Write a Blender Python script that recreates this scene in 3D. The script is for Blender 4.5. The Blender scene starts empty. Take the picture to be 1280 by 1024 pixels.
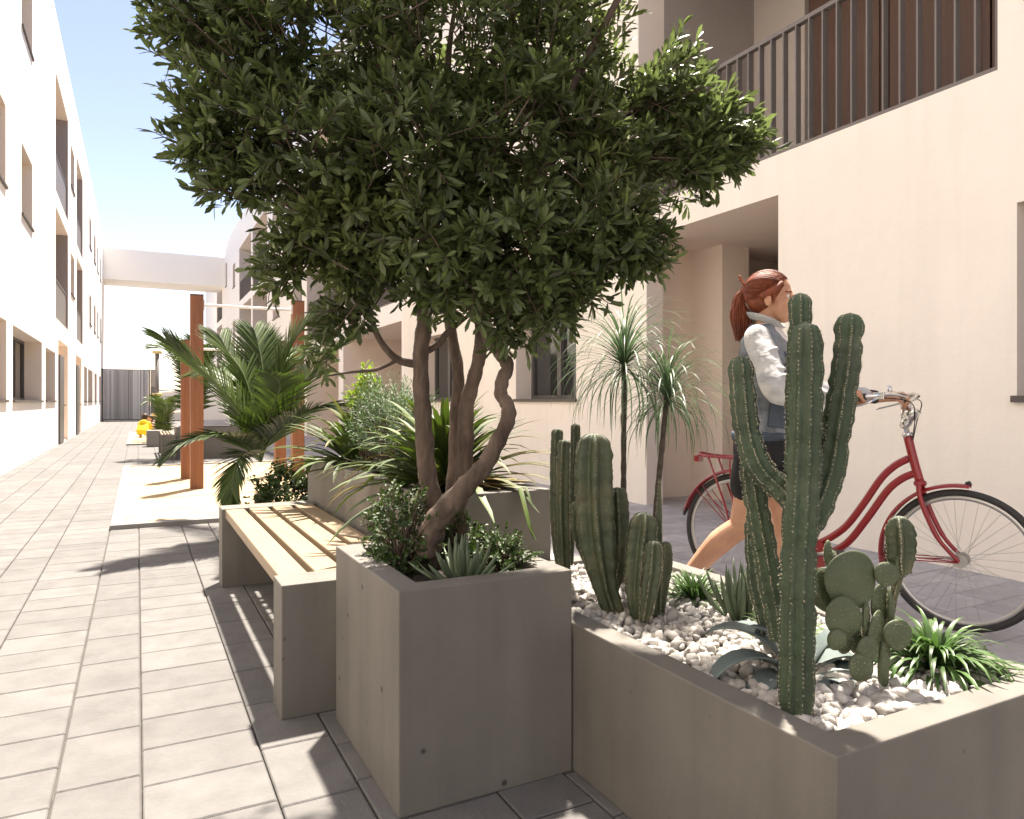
import bpy, bmesh, math, random
import numpy as np
from mathutils import Vector, Matrix
R = math.radians
random.seed(7)
rng = np.random.default_rng(7)
scene = bpy.context.scene
C = scene.collection

# ------------------------------------------------------------------ camera, sky, sun, exposure
CAM_H, YAW, F = 1.1, 27.45, 901.0
cam_d = bpy.data.cameras.new('camera'); cam = bpy.data.objects.new('camera', cam_d); C.objects.link(cam)
cam.location = (0, 0, CAM_H); cam.rotation_euler = (R(90), 0, R(-YAW))
cam_d.sensor_width = 36; cam_d.lens = 36*F/1280; cam_d.shift_y = -10/1280
cam_d.clip_start = .05; cam_d.clip_end = 1000
scene.camera = cam
SUN = Vector((.215, .300, .925)).normalized()
world = bpy.data.worlds.new('World'); scene.world = world; world.use_nodes = True
nt = world.node_tree; bg = nt.nodes['Background']
sky = nt.nodes.new('ShaderNodeTexSky'); sky.sky_type = 'NISHITA'; sky.sun_disc = False
sky.sun_elevation = math.asin(SUN.z); sky.sun_rotation = math.atan2(SUN.x, SUN.y)
sky.air_density = 1.0; sky.dust_density = .35; sky.ozone_density = 1.6
tint = nt.nodes.new('ShaderNodeMix'); tint.data_type = 'RGBA'; tint.blend_type = 'MULTIPLY'; tint.inputs[0].default_value = 1
tint.inputs[7].default_value = (1.0, .80, .74, 1); nt.links.new(sky.outputs[0], tint.inputs[6]); nt.links.new(tint.outputs[2], bg.inputs[0]); bg.inputs[1].default_value = .088
sl = bpy.data.lights.new('sun', 'SUN'); sl.energy = 5.0; sl.angle = R(1.9); sl.color = (1, .90, .78)
so = bpy.data.objects.new('sun', sl); C.objects.link(so)
so.rotation_euler = SUN.to_track_quat('Z', 'Y').to_euler()
scene.view_settings.view_transform = 'Standard'; scene.view_settings.look = 'None'
scene.view_settings.exposure = 1.86; scene.view_settings.gamma = 1
try:
    scene.cycles.diffuse_bounces = 8; scene.cycles.max_bounces = 12; scene.cycles.use_denoising = True
    scene.cycles.transparent_max_bounces = 8; scene.cycles.sample_clamp_indirect = 8
except Exception: pass

# ------------------------------------------------------------------ photo geometry helpers (used to take measurements off the photograph)
SN, CS = math.sin(R(YAW)), math.cos(R(YAW))
def P(px, py, d):                       # a point at depth d
    u = (px-640)/F; v = (502-py)/F
    return Vector((d*(SN+CS*u), d*(CS-SN*u), CAM_H+v*d))
def G(px, py, z=0.):                    # a point on the level z
    return P(px, py, (CAM_H-z)*F/(py-502))
def V3(*a): return Vector(a)

# ------------------------------------------------------------------ object helpers
LOC = {}
def tag(o, label=None, cat=None, group=None, kind=None):
    if label: o['label'] = label
    if cat: o['category'] = cat
    if group: o['group'] = group
    if kind: o['kind'] = kind
    return o
def thing(name, label, cat, loc=(0, 0, 0), group=None, rz=0.):
    o = bpy.data.objects.new(name, None); C.objects.link(o); o.empty_display_size = .1
    o.location = loc; o.rotation_euler = (0, 0, rz); LOC[o.name] = Vector(loc) if rz == 0. else None
    return tag(o, label, cat, group)
class MB:
    def __init__(s): s.v = []; s.f = []; s.sm = []; s.col = []
    def add(s, vs, fs, smooth=True):
        n = len(s.v); s.v.extend([tuple(p) for p in vs]); s.f.extend([tuple(i+n for i in f) for f in fs]); s.sm.extend([smooth]*len(fs))
    def box(s, x0, x1, y0, y1, z0, z1):
        s.add([(x0,y0,z0),(x1,y0,z0),(x1,y1,z0),(x0,y1,z0),(x0,y0,z1),(x1,y0,z1),(x1,y1,z1),(x0,y1,z1)],
              [(0,3,2,1),(4,5,6,7),(0,1,5,4),(1,2,6,5),(2,3,7,6),(3,0,4,7)], False)
    def quad(s, a, b, c, d): s.add([a, b, c, d], [(0, 1, 2, 3)], False)
    def tube(s, pts, rad, n=8, caps=True, ribs=0, amp=0., closed=False, flat=None, jit=0.):
        pts = [Vector(p) for p in pts]; m = len(pts)
        if not hasattr(rad, '__len__'): rad = [rad]*m
        up = None; vs = []; fs = []
        for i, p in enumerate(pts):
            if closed: t = pts[(i+1) % m]-pts[i-1]
            else: t = pts[min(i+1, m-1)]-pts[max(i-1, 0)]
            if t.length < 1e-9: t = Vector((0, 0, 1))
            t.normalize()
            if up is None:
                up = Vector((1, 0, 0)) if abs(t.x) < .8 else Vector((0, 1, 0))
            a = (up-t*up.dot(t)); a.normalize(); b = t.cross(a); up = a
            for k in range(n):
                th = 2*math.pi*k/n
                r = rad[i]*(1+amp*(abs(math.cos(ribs*th/2))**.8-.5)*2) if ribs else rad[i]
                if jit: r *= 1+random.uniform(-jit, jit)
                fa, fb = flat if flat else (1, 1)
                vs.append(p+a*(r*fa*math.cos(th))+b*(r*fb*math.sin(th)))
        for i in range(m if closed else m-1):
            j = (i+1) % m
            for k in range(n):
                l = (k+1) % n
                fs.append((i*n+k, i*n+l, j*n+l, j*n+k))
        s.add(vs, fs, True)
        if caps and not closed:
            o = len(s.v)-m*n
            s.f.append(tuple(o+k for k in reversed(range(n)))); s.sm.append(False)
            s.f.append(tuple(o+(m-1)*n+k for k in range(n))); s.sm.append(False)
    def loft(s, rings, caps=True):      # rings: list of (centre, a, b) with a, b half-axis vectors
        n = 16; vs = []; fs = []
        for c, a, b in rings:
            for k in range(n):
                th = 2*math.pi*k/n; vs.append(Vector(c)+Vector(a)*math.cos(th)+Vector(b)*math.sin(th))
        for i in range(len(rings)-1):
            for k in range(n):
                l = (k+1) % n; fs.append((i*n+k, i*n+l, (i+1)*n+l, (i+1)*n+k))
        if caps: fs.append(tuple(reversed(range(n)))); fs.append(tuple((len(rings)-1)*n+k for k in range(n)))
        s.add(vs, fs, True)
    def ball(s, c, rx, ry, rz, nu=14, nv=10, M=None, jit=0.):
        vs = []; fs = []
        for i in range(nv+1):
            ph = math.pi*i/nv
            for k in range(nu):
                th = 2*math.pi*k/nu
                j = 1+random.uniform(-jit, jit) if jit else 1
                q = Vector((rx*math.sin(ph)*math.cos(th), ry*math.sin(ph)*math.sin(th), rz*math.cos(ph)))*j
                if M is not None: q = M @ q
                vs.append(Vector(c)+q)
        for i in range(nv):
            for k in range(nu):
                l = (k+1) % nu; fs.append((i*nu+k, (i+1)*nu+k, (i+1)*nu+l, i*nu+l))
        s.add(vs, fs, True)
    def blade(s, pts, wid, nrm=None, fold=.25, side=None):   # a folded leaf along a polyline
        pts = [Vector(p) for p in pts]; m = len(pts); vs = []; fs = []
        for i, p in enumerate(pts):
            t = (pts[min(i+1, m-1)]-pts[max(i-1, 0)]).normalized()
            if side is None:
                sd = t.cross(Vector((0, 0, 1)))
                if sd.length < .05: sd = Vector((1, 0, 0))
                if i == 0: s0 = sd.normalized()
                sd.normalize()
                if sd.dot(s0) < 0: sd = -sd
                s0 = sd
            else: sd = side
            up = sd.cross(t).normalized(); w = wid[i]
            vs += [p+sd*w+up*(w*fold), p, p-sd*w+up*(w*fold)]
        for i in range(m-1):
            a = 3*i; fs += [(a, a+1, a+4, a+3), (a+1, a+2, a+5, a+4)]
        s.add(vs, fs, True)
    def build(s, name, mat, parent=None, loc=None, local=False):
        me = bpy.data.meshes.new(name); o = bpy.data.objects.new(name, me); C.objects.link(o)
        off = Vector((0, 0, 0))
        if parent is not None:
            o.parent = parent; pl = LOC.get(parent.name)
            if not local and pl is not None: off = pl
            LOC[o.name] = pl
        elif loc is not None: off = Vector(loc); o.location = loc; LOC[o.name] = off
        v = np.array([tuple(p) for p in s.v], dtype=float)
        if len(v): v = v-np.array(off)
        me.from_pydata(v.tolist(), [], s.f); me.polygons.foreach_set('use_smooth', s.sm)
        me.materials.append(mat); me.update()
        return o
def bevel(o, w, seg=2, ang=40):
    m = o.modifiers.new('bevel', 'BEVEL'); m.width = w; m.segments = seg; m.limit_method = 'ANGLE'; m.angle_limit = R(ang); return o
def smoothpath(pts, n=5):
    pts = [Vector(p) for p in pts]; out = []
    for i in range(len(pts)-1):
        p0 = pts[max(i-1, 0)]; p1 = pts[i]; p2 = pts[i+1]; p3 = pts[min(i+2, len(pts)-1)]
        for k in range(n):
            t = k/n
            out.append(.5*((2*p1)+(p2-p0)*t+(2*p0-5*p1+4*p2-p3)*t*t+(3*p1-p0-3*p2+p3)*t**3))
    out.append(pts[-1]); return out
def lerpl(a, n):
    a = list(a); out = []
    for i in range(n):
        t = i/(n-1)*(len(a)-1); k = min(int(t), len(a)-2); out.append(a[k]+(a[k+1]-a[k])*(t-k))
    return out

# ------------------------------------------------------------------ materials
def hexc(c): return tuple((x/12.92 if x <= .04045 else ((x+.055)/1.055)**2.4) for x in c)
def mat(name, col, rough=.6, var=.0, scale=8., bump=0., bscale=60., metal=0., island=0., trans=0., spec=.5, col2=None, mix=.5, stretch=(1, 1, 1), pits=0., coat=0., streak=0., pscale=9.):
    m = bpy.data.materials.new(name); m.use_nodes = True; N = m.node_tree.nodes; L = m.node_tree.links
    b = N['Principled BSDF']; b.inputs['Roughness'].default_value = rough; b.inputs['Metallic'].default_value = metal
    b.inputs['Specular IOR Level'].default_value = spec
    if coat: b.inputs['Coat Weight'].default_value = coat; b.inputs['Coat Roughness'].default_value = .15
    tc = N.new('ShaderNodeTexCoord'); mp = N.new('ShaderNodeMapping'); mp.inputs['Scale'].default_value = stretch
    L.new(tc.outputs['Object'], mp.inputs[0]); src = mp.outputs[0]
    rgb = N.new('ShaderNodeRGB'); rgb.outputs[0].default_value = (*col, 1); out = rgb.outputs[0]
    def noise(sc, det=6, rg=.6):
        n = N.new('ShaderNodeTexNoise'); n.inputs['Scale'].default_value = sc; n.inputs['Detail'].default_value = det; n.inputs['Roughness'].default_value = rg
        L.new(src, n.inputs['Vector']); return n.outputs[0]
    def mapr(x, a, b_, c, d):
        r = N.new('ShaderNodeMapRange'); L.new(x, r.inputs[0])
        for i, q in enumerate((a, b_, c, d)): r.inputs[i+1].default_value = q
        return r.outputs[0]
    def hsv(x, val):
        h = N.new('ShaderNodeHueSaturation'); L.new(x, h.inputs['Color']); L.new(val, h.inputs['Value']); return h.outputs[0]
    if col2:
        mx = N.new('ShaderNodeMix'); mx.data_type = 'RGBA'; L.new(mapr(noise(scale*.6), mix-.12, mix+.12, 0, 1), mx.inputs[0])
        L.new(out, mx.inputs[6]); mx.inputs[7].default_value = (*col2, 1); out = mx.outputs[2]
    if var: out = hsv(out, mapr(noise(scale), .3, .7, 1-var, 1+var))
    if island:
        g = N.new('ShaderNodeNewGeometry'); out = hsv(out, mapr(g.outputs['Random Per Island'], 0, 1, 1-island, 1+island))
    if pits:
        vo = N.new('ShaderNodeTexVoronoi'); vo.inputs['Scale'].default_value = pscale; vo.inputs['Randomness'].default_value = 1.
        L.new(src, vo.inputs['Vector'])
        a = mapr(vo.outputs['Distance'], .06 if pits > 0 else .10, .10 if pits > 0 else .17, 1-pits, 1); out = hsv(out, a)
    if streak:
        mp2 = N.new('ShaderNodeMapping'); mp2.inputs['Scale'].default_value = (9, 9, .55); L.new(tc.outputs['Object'], mp2.inputs[0])
        n2 = N.new('ShaderNodeTexNoise'); n2.inputs['Scale'].default_value = 1.; n2.inputs['Detail'].default_value = 5; L.new(mp2.outputs[0], n2.inputs['Vector'])
        out = hsv(out, mapr(n2.outputs[0], .45, .72, 1.0, 1-streak)); out = hsv(out, mapr(noise(1.3, 4), .35, .65, 1-streak*.5, 1+streak*.3))
    L.new(out, b.inputs['Base Color'])
    if bump:
        bp = N.new('ShaderNodeBump'); bp.inputs['Strength'].default_value = bump; bp.inputs['Distance'].default_value = .01
        L.new(noise(bscale, 8, .65), bp.inputs['Height']); L.new(bp.outputs[0], b.inputs['Normal'])
    if trans:
        o = N['Material Output']; tr = N.new('ShaderNodeBsdfTranslucent'); ms = N.new('ShaderNodeMixShader'); ms.inputs[0].default_value = trans
        hs = N.new('ShaderNodeHueSaturation'); hs.inputs['Value'].default_value = 1.5; hs.inputs['Saturation'].default_value = 1.1
        L.new(out, hs.inputs['Color']); L.new(hs.outputs[0], tr.inputs[0]); L.new(b.outputs[0], ms.inputs[1]); L.new(tr.outputs[0], ms.inputs[2]); L.new(ms.outputs[0], o.inputs['Surface'])
    return m
M = {}
M['white_wall'] = mat('white_render', (.93, .89, .84), .9, .02, .5, .12, 30)
M['cream_wall'] = mat('cream_render', (.905, .85, .765), .92, .03, .7, .8, 6, streak=.04)
M['reveal'] = mat('bounce_tinted_render', (.89, .78, .68), .9, .03, 1., .1, 30)  # white render with the warm bounce tone of shaded reveals in its colour
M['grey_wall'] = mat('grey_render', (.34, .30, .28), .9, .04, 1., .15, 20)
M['frame'] = mat('grey_metal_frame', (.10, .095, .09), .45, .05)
M['rail'] = mat('railing_metal', (.17, .15, .135), .5, .03)
M['glass'] = mat('window_glass', (.03, .03, .032), .04, spec=.8)
M['sill'] = mat('dark_sill', (.10, .085, .075), .6)
M['shutter'] = mat('brown_timber', (.105, .058, .040), .6, .10, 3., .1, 20, stretch=(12, 12, .6))
M['paver'] = mat('concrete_paver', (.128, .124, .120), .85, .13, 6., .45, 55, island=.10, streak=.12)
M['joint'] = mat('paver_joint_sand', (.085, .078, .068), .95, .2, 12.)
M['concrete'] = mat('cast_concrete', (.150, .139, .122), .72, .10, 2.2, .2, 35, pits=.7, streak=.16)
M['kerb'] = mat('sand_frame_concrete', (.22, .212, .20), .85, .05, 3., .15, 50)
M['sand'] = mat('play_sand', (.40, .31, .195), .95, .07, 2.5, .5, 30, col2=(.36, .265, .155))
M['soil'] = mat('dark_soil', (.035, .027, .02), .95, .3, 20., .8, 40)
M['timber'] = mat('pale_timber', (.30, .225, .145), .5, .14, 2.5, .06, 25, island=.07, stretch=(14, 1., 14))
M['post'] = mat('red_brown_timber', (.22, .085, .036), .55, .22, 2.0, .1, 20, stretch=(14, 14, .8))
M['leaf'] = mat('tree_leaf', (.088, .116, .042), .36, .15, 3., island=.55, trans=.42, spec=.5, col2=(.135, .150, .050), mix=.62)
M['bark'] = mat('grey_brown_bark', (.066, .045, .033), .95, .45, 22., 1., 45, col2=(.135, .10, .078), stretch=(1, 1, .3))
M['palm'] = mat('palm_leaf', (.050, .080, .016), .45, .25, 3., island=.45, trans=.16, spec=.3)
M['palmstem'] = mat('palm_stem', (.10, .13, .04), .5, .2, 10.)
M['fibre'] = mat('palm_fibre', (.09, .06, .04), .95, .4, 20., .8, 50)
M['cactus'] = mat('cactus_skin', (.044, .068, .036), .6, .3, 12., .9, 45, col2=(.085, .10, .066), mix=.62, pits=-.7, pscale=70.)
M['cactus_b'] = mat('cactus_skin_dark', (.050, .066, .034), .5, .28, 10., .5, 50, col2=(.11, .105, .055), mix=.58, pits=-.9, pscale=60.)
M['spine'] = mat('cactus_spine', (.55, .48, .36), .7)
M['pad'] = mat('cactus_pad', (.075, .095, .048), .55, .2, 14., .25, 90)
M['grass'] = mat('spider_leaf', (.060, .115, .030), .42, .1, 5., island=.4, trans=.22)
M['strap'] = mat('strap_leaf', (.058, .090, .016), .55, .15, 4., island=.45, trans=.18, col2=(.24, .12, .045), mix=.63)
M['agave'] = mat('agave_leaf', (.105, .135, .13), .5, .12, 8., .1, 40, island=.1)
M['finger'] = mat('succulent_leaf', (.085, .115, .065), .5, .12, 12., island=.2)
M['box'] = mat('shrub_leaf', (.036, .066, .013), .55, .1, 4., island=.5, trans=.2)
M['rosemary'] = mat('rosemary_leaf', (.085, .14, .06), .5, .1, 4., island=.35, trans=.2)
M['lime'] = mat('lime_leaf', (.19, .27, .04), .4, .1, 4., island=.3, trans=.3)
M['drac'] = mat('dracaena_leaf', (.085, .135, .065), .45, .1, 4., island=.35, trans=.2)
M['stem'] = mat('ringed_stem', (.07, .055, .042), .85, .5, 40., .6, 60, stretch=(.3, .3, 1.6))
M['twig'] = mat('twig', (.10, .07, .05), .9, .2)
M['pebble'] = mat('white_pebble', (.40, .38, .355), .7, .14, 20., .5, 40, island=.32)
M['red'] = mat('red_paint', (.27, .008, .012), .28, .04, 5., coat=.5)
M['chrome'] = mat('chrome', (.72, .71, .69), .18, metal=1.)
M['alu'] = mat('brushed_metal', (.55, .54, .52), .35, metal=.9)
M['tyre'] = mat('tyre_rubber', (.035, .033, .032), .75, .1, 20.)
M['black'] = mat('black_plastic', (.02, .02, .02), .5)
M['skin'] = mat('skin', (.58, .31, .19), .55, .10, 9., .25, 160, col2=(.50, .24, .14), mix=.6)
M['hair'] = mat('auburn_hair', (.19, .042, .012), .5, .35, 14., .6, 60, stretch=(2, 2, .5))
M['denim'] = mat('washed_denim', (.56, .55, .54), .88, .12, 9., .7, 40, col2=(.33, .35, .37), mix=.60, stretch=(1, 1, 2.2))
M['denim_mid'] = mat('mid_denim', (.22, .235, .25), .88, .3, 12., .6, 40, col2=(.075, .09, .115), mix=.52)
M['denim_dark'] = mat('dark_denim', (.055, .07, .095), .85, .2, 10., .4, 60)
M['shorts'] = mat('black_cloth', (.010, .010, .011), .9, .2, 10., .3, 40)
M['white_cloth'] = mat('white_cloth', (.75, .70, .66), .9, .05, 10.)
M['yellow'] = mat('yellow_cloth', (.80, .60, .02), .8, .08, 10.)
M['darkhair'] = mat('brown_hair', (.05, .028, .018), .6, .3, 20.)
M['pole'] = mat('grey_pole', (.19, .18, .17), .5)
M['rung'] = mat('pale_yellow_plastic', (.75, .60, .28), .5)
M['whitepaint'] = mat('white_paint', (.8, .8, .8), .4)
M['beigepanel'] = mat('beige_panel', (.42, .37, .32), .8)

# ------------------------------------------------------------------ ground
WX0, WX1, GY, BH = -1.8, 4.785, 46.5, 10.75
g = MB(); g.quad((-60, -40, -.012), (60, -40, -.012), (60, 200, -.012), (-60, 200, -.012))
tag(g.build('ground', M['joint']), kind='structure')
SB = [(-.21, 7.05, 2.35, 13.55), (-.25, 20.4, 2.35, 29.)]      # the two sand pits
def in_pit(x0, y0, x1, y1):
    for a, b, c, d in SB:
        if x1 > a+.001 and x0 < c-.001 and y1 > b+.001 and y0 < d-.001: return True
    return False
pv = MB()
k = -4; cols = []
while True:
    a = .01+.555*k
    cols.append((a, a+.335, .245)); cols.append((a+.335, a+.555, .365)); k += 1
    if a > 7.2: break
xb = sorted(set([c for s_ in SB for c in (s_[0], s_[2])]))
for (x0, x1, st) in cols:
    if x1 < WX0: continue
    if x0 >= 2.3: continue
    x0 = max(x0, WX0-.05)
    y = -2.1+(.0 if st < .3 else .11)
    y1_ = 17.5
    while y < 60:
        far = y > 16
        y2 = y+st
        segs = [(x0, x1, y, y2)]
        for a, b, c, d in SB:
            new = []
            for (p, q, r, t) in segs:
                if q <= a or p >= c or t <= b or r >= d: new.append((p, q, r, t)); continue
                if p < a: new.append((p, a, r, t))
                if q > c: new.append((c, q, r, t))
                p2, q2 = max(p, a), min(q, c)
                if r < b: new.append((p2, q2, r, b))
                if t > d: new.append((p2, q2, d, t))
            segs = new
        for (p, q, r, t) in segs:
            if q-p < .02 or t-r < .02: continue
            j = .0028; c = .004; z = random.uniform(-.0008, .0008)
            p += j; q -= j; r += j; t -= j
            pv.add([(p, r, z-.004), (q, r, z-.004), (q, t, z-.004), (p, t, z-.004), (p+c, r+c, z), (q-c, r+c, z), (q-c, t-c, z), (p+c, t-c, z),
                    (p, r, -.011), (q, r, -.011), (q, t, -.011), (p, t, -.011)],
                   [(4, 5, 6, 7), (0, 1, 5, 4), (1, 2, 6, 5), (2, 3, 7, 6), (3, 0, 4, 7), (8, 9, 1, 0), (9, 10, 2, 1), (10, 11, 3, 2), (11, 8, 0, 3)], False)
        y = y2
tag(pv.build('paving', M['paver']), kind='structure')
M['paver_small'] = mat('small_paver_shade_lifted', (.42, .405, .40), .85, .12, 6., .45, 55, island=.12, streak=.10)  # staggered paving band; its colour is lightened to offset the building's shade
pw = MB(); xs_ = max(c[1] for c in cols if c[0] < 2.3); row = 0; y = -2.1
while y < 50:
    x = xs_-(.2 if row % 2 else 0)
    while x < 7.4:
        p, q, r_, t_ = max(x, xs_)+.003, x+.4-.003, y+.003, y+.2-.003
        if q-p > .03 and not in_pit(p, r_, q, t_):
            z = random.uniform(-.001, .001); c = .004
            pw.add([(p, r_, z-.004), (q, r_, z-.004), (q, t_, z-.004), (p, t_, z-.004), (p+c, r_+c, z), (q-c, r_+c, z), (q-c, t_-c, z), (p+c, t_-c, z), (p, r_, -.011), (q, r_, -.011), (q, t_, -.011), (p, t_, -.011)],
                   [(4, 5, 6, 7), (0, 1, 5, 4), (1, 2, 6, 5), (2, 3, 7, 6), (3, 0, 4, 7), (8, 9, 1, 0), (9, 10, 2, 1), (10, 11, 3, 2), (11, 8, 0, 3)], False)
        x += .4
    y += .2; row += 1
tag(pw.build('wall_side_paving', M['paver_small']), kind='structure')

# sand pits
for i, (a, b, c, d) in enumerate(SB):
    t = thing('sand_pit', ['pale sand pit with concrete frame, holding the four tall red-brown timber posts',
                           'farther sand pit where the child in yellow crouches'][i], 'sand pit', ((a+c)/2, (b+d)/2, 0), 'framed sand pits in the paving')
    w = .11; h = .040
    fr = MB(); fr.box(a, c, b, b+w, -.01, h); fr.box(a, c, d-w, d, -.01, h); fr.box(a, a+w, b+w, d-w, -.01, h-.0005); fr.box(c-w, c, b+w, d-w, -.01, h-.0005)
    bevel(fr.build('frame', M['kerb'], t), .004)
    sd = MB(); nx, ny = 40, 70; vs = []; fs = []
    for iy in range(ny+1):
        for ix in range(nx+1):
            x = a+w+(c-a-2*w)*ix/nx; y = b+w+(d-b-2*w)*iy/ny
            vs.append((x, y, .020+.006*math.sin(x*5+math.sin(y*3)*2)*math.sin(y*4.3+x)+random.uniform(-.003, .003)))
    for iy in range(ny):
        for ix in range(nx):
            q = iy*(nx+1)+ix; fs.append((q, q+1, q+nx+2, q+nx+1))
    sd.add(vs, fs); sd.build('sand', M['sand'], t)

# ------------------------------------------------------------------ buildings
def facade(mb, X, sgn, y0, y1, z0, z1, ops):
    """wall sheet at X with openings; sgn = direction into the building"""
    ys = sorted(set([y0, y1]+[o[0] for o in ops]+[o[1] for o in ops])); zs = sorted(set([z0, z1]+[o[2] for o in ops]+[o[3] for o in ops]))
    for i in range(len(ys)-1):
        for j in range(len(zs)-1):
            cy, cz = (ys[i]+ys[i+1])/2, (zs[j]+zs[j+1])/2
            if any(o[0] < cy < o[1] and o[2] < cz < o[3] for o in ops): continue
            a, b, c, d = (X, ys[i], zs[j]), (X, ys[i+1], zs[j]), (X, ys[i+1], zs[j+1]), (X, ys[i], zs[j+1])
            mb.quad(a, b, c, d) if sgn < 0 else mb.quad(d, c, b, a)
def reveals(mb, X, sgn, o, dep):
    a, b, c, d = o[:4]; X2 = X+sgn*dep
    mb.quad((X, a, c), (X2, a, c), (X2, a, d), (X, a, d)); mb.quad((X, b, c), (X, b, d), (X2, b, d), (X2, b, c))
    mb.quad((X, a, d), (X2, a, d), (X2, b, d), (X, b, d)); mb.quad((X, a, c), (X, b, c), (X2, b, c), (X2, a, c))
def window(parent, X, sgn, o, dep, nm='window', leaves=2, sill=True, proud=.035):
    a, b, c, d = o[:4]; Xw = X+sgn*dep; t = .055
    f = MB()
    def bx(ya, yb, za, zb, th=.05):
        xa, xb_ = sorted((Xw-sgn*th, Xw)); f.box(xa, xb_, ya, yb, za, zb)
    bx(a, b, c, c+t); bx(a, b, d-t, d); bx(a, a+t, c+t, d-t); bx(b-t, b, c+t, d-t)
    for k in range(1, leaves): y = a+(b-a)*k/leaves; bx(y-.05, y+.05, c+t, d-t, .065)
    w = f.build(nm, M['frame'], parent)
    p = MB(); X3 = Xw-sgn*.015; p.quad((X3, a+t, c+t), (X3, b-t, c+t), (X3, b-t, d-t), (X3, a+t, d-t)); p.build('pane', M['glass'], w)
    if sill:
        s = MB(); xs = sorted((X-sgn*proud, X+sgn*(dep-.055))); s.box(xs[0], xs[1], a-.02, b+.02, c-.035, c+.006); s.build('sill', M['sill'], w)
def loggia(parent, X, sgn, o, dep, rail=True, wallm='grey_wall', door=True, rh=1.05, bars=True, solid=False):
    a, b, c, d = o[:4]; X2 = X+sgn*dep; q = .004
    m = MB(); m.quad((X2-sgn*.0, a, c), (X2, b, c), (X2, b, d), (X2, a, d))
    m.quad((X+sgn*.02, b-q, c), (X+sgn*.02, b-q, d), (X2, b-q, d), (X2, b-q, c)); m.quad((X+sgn*.02, a+q, c), (X2, a+q, c), (X2, a+q, d), (X+sgn*.02, a+q, d))
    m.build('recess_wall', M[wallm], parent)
    if door:
        window(parent, X, sgn, (a+(b-a)*.25, b-(b-a)*.3, c+.03, min(d-.2, c+2.3)), dep-.02, 'balcony_door', 2, False)
    if rail:
        r = MB(); xr = X+sgn*.06; t = .02
        r.box(xr-t, xr+t, a+.005, b-.005, c+rh-.04, c+rh); r.box(xr-t, xr+t, a+.005, b-.005, c+.01, c+.05)
        if bars:
            n = max(2, int((b-a)/.118))
            for k in range(n+1):
                y = a+.02+(b-a-.04)*k/n; r.box(xr-.018, xr+.018, y-.006, y+.006, c+.05, c+rh-.04)
        else:
            r.box(xr-.006, xr+.006, a+.02, b-.02, c+.05, c+rh-.04)
        r.build('railing', M['rail'], parent)
def shell(mb, X, sgn, y0, y1, H, depth=9.):
    X2 = X+sgn*depth; xa, xb_ = sorted((X, X2))
    mb.quad((xa, y0, 0), (xb_, y0, 0), (xb_, y0, H), (xa, y0, H)); mb.quad((xa, y1, 0), (xa, y1, H), (xb_, y1, H), (xb_, y1, 0))
    mb.quad((xa, y0, H), (xb_, y0, H), (xb_, y1, H), (xa, y1, H)); mb.quad((X2, y0, 0), (X2, y1, 0), (X2, y1, H), (X2, y0, H))

# left building
lb = thing('apartment_building', 'bright white three-storey block along the left side of the path', 'building', (WX0-4.5, 25, 0))
wins = []; logs = []; doors = []
for z0, z1 in ((4.4, 5.65), (7.7, 8.95)):
    for y0, y1 in ((2.2, 3.7), (7.2, 8.6), (11.9, 13.42), (15.14, 16.6), (25.6, 27.0), (35.1, 36.6), (38.7, 40.2), (41.7, 43.0), (44.6, 45.9)):
        wins.append((y0, y1, z0, z1))
for z0, z1 in ((3.18, 5.95), (6.35, 9.3)):
    for y0, y1 in ((21.05, 24.7), (28.0, 31.0)): logs.append((y0, y1, z0, z1))
gw = [(11.2, 13.49, 1.12, 2.35), (14.14, 18.15, 1.12, 2.35), (18.85, 20.94, 1.12, 2.3), (31.7, 33.6, 1.1, 2.45), (34.2, 37.6, 1.1, 2.45), (39.1, 41.3, 1.1, 2.45), (43.7, 45.6, 1.1, 2.45), (6.5, 9.2, 1.12, 2.35)]
gd = [(21.7, 24.6, .0, 2.7), (27.6, 30.3, .0, 2.65)]
ops = wins+logs+gw+gd
m = MB(); facade(m, WX0, -1, -9, 57, 0, BH, ops); shell(m, WX0, -1, -9, 57, BH)
for i in range(1): m.box(WX0-.25, WX0+.0, -9, 57, BH+.001, BH+.03)
wall = m.build('wall', M['white_wall'], lb)
for oo, dd_ in ((wins, .55), (gw, .42), (logs, 1.5), (gd, .9)):
    for o in oo: m = MB(); reveals(m, WX0, -1, o, dd_); m.build('reveal', M['reveal'], lb)
for o in wins: window(lb, WX0, -1, o, .5)
for o in gw: window(lb, WX0, -1, o, .36, leaves=3)
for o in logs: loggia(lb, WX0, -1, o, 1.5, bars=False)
for o in gd:
    m = MB(); X2 = WX0-.9; m.quad((X2, o[0], 0), (X2, o[1], 0), (X2, o[1], o[3]), (X2, o[0], o[3])); m.build('entrance_wall', M['reveal'], lb)
    m = MB(); m.box(WX0-.02, WX0+.04, o[0]+.03, o[0]+1.15, .02, 2.3)
    dd = m.build('door', M['frame'], lb)
    m = MB(); m.box(WX0+.04, WX0+.09, o[0]+.95, o[0]+1.05, .98, 1.02); m.box(WX0+.09, WX0+.11, o[0]+.86, o[0]+1.05, .98, 1.02); m.build('handle', M['chrome'], dd)

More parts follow.
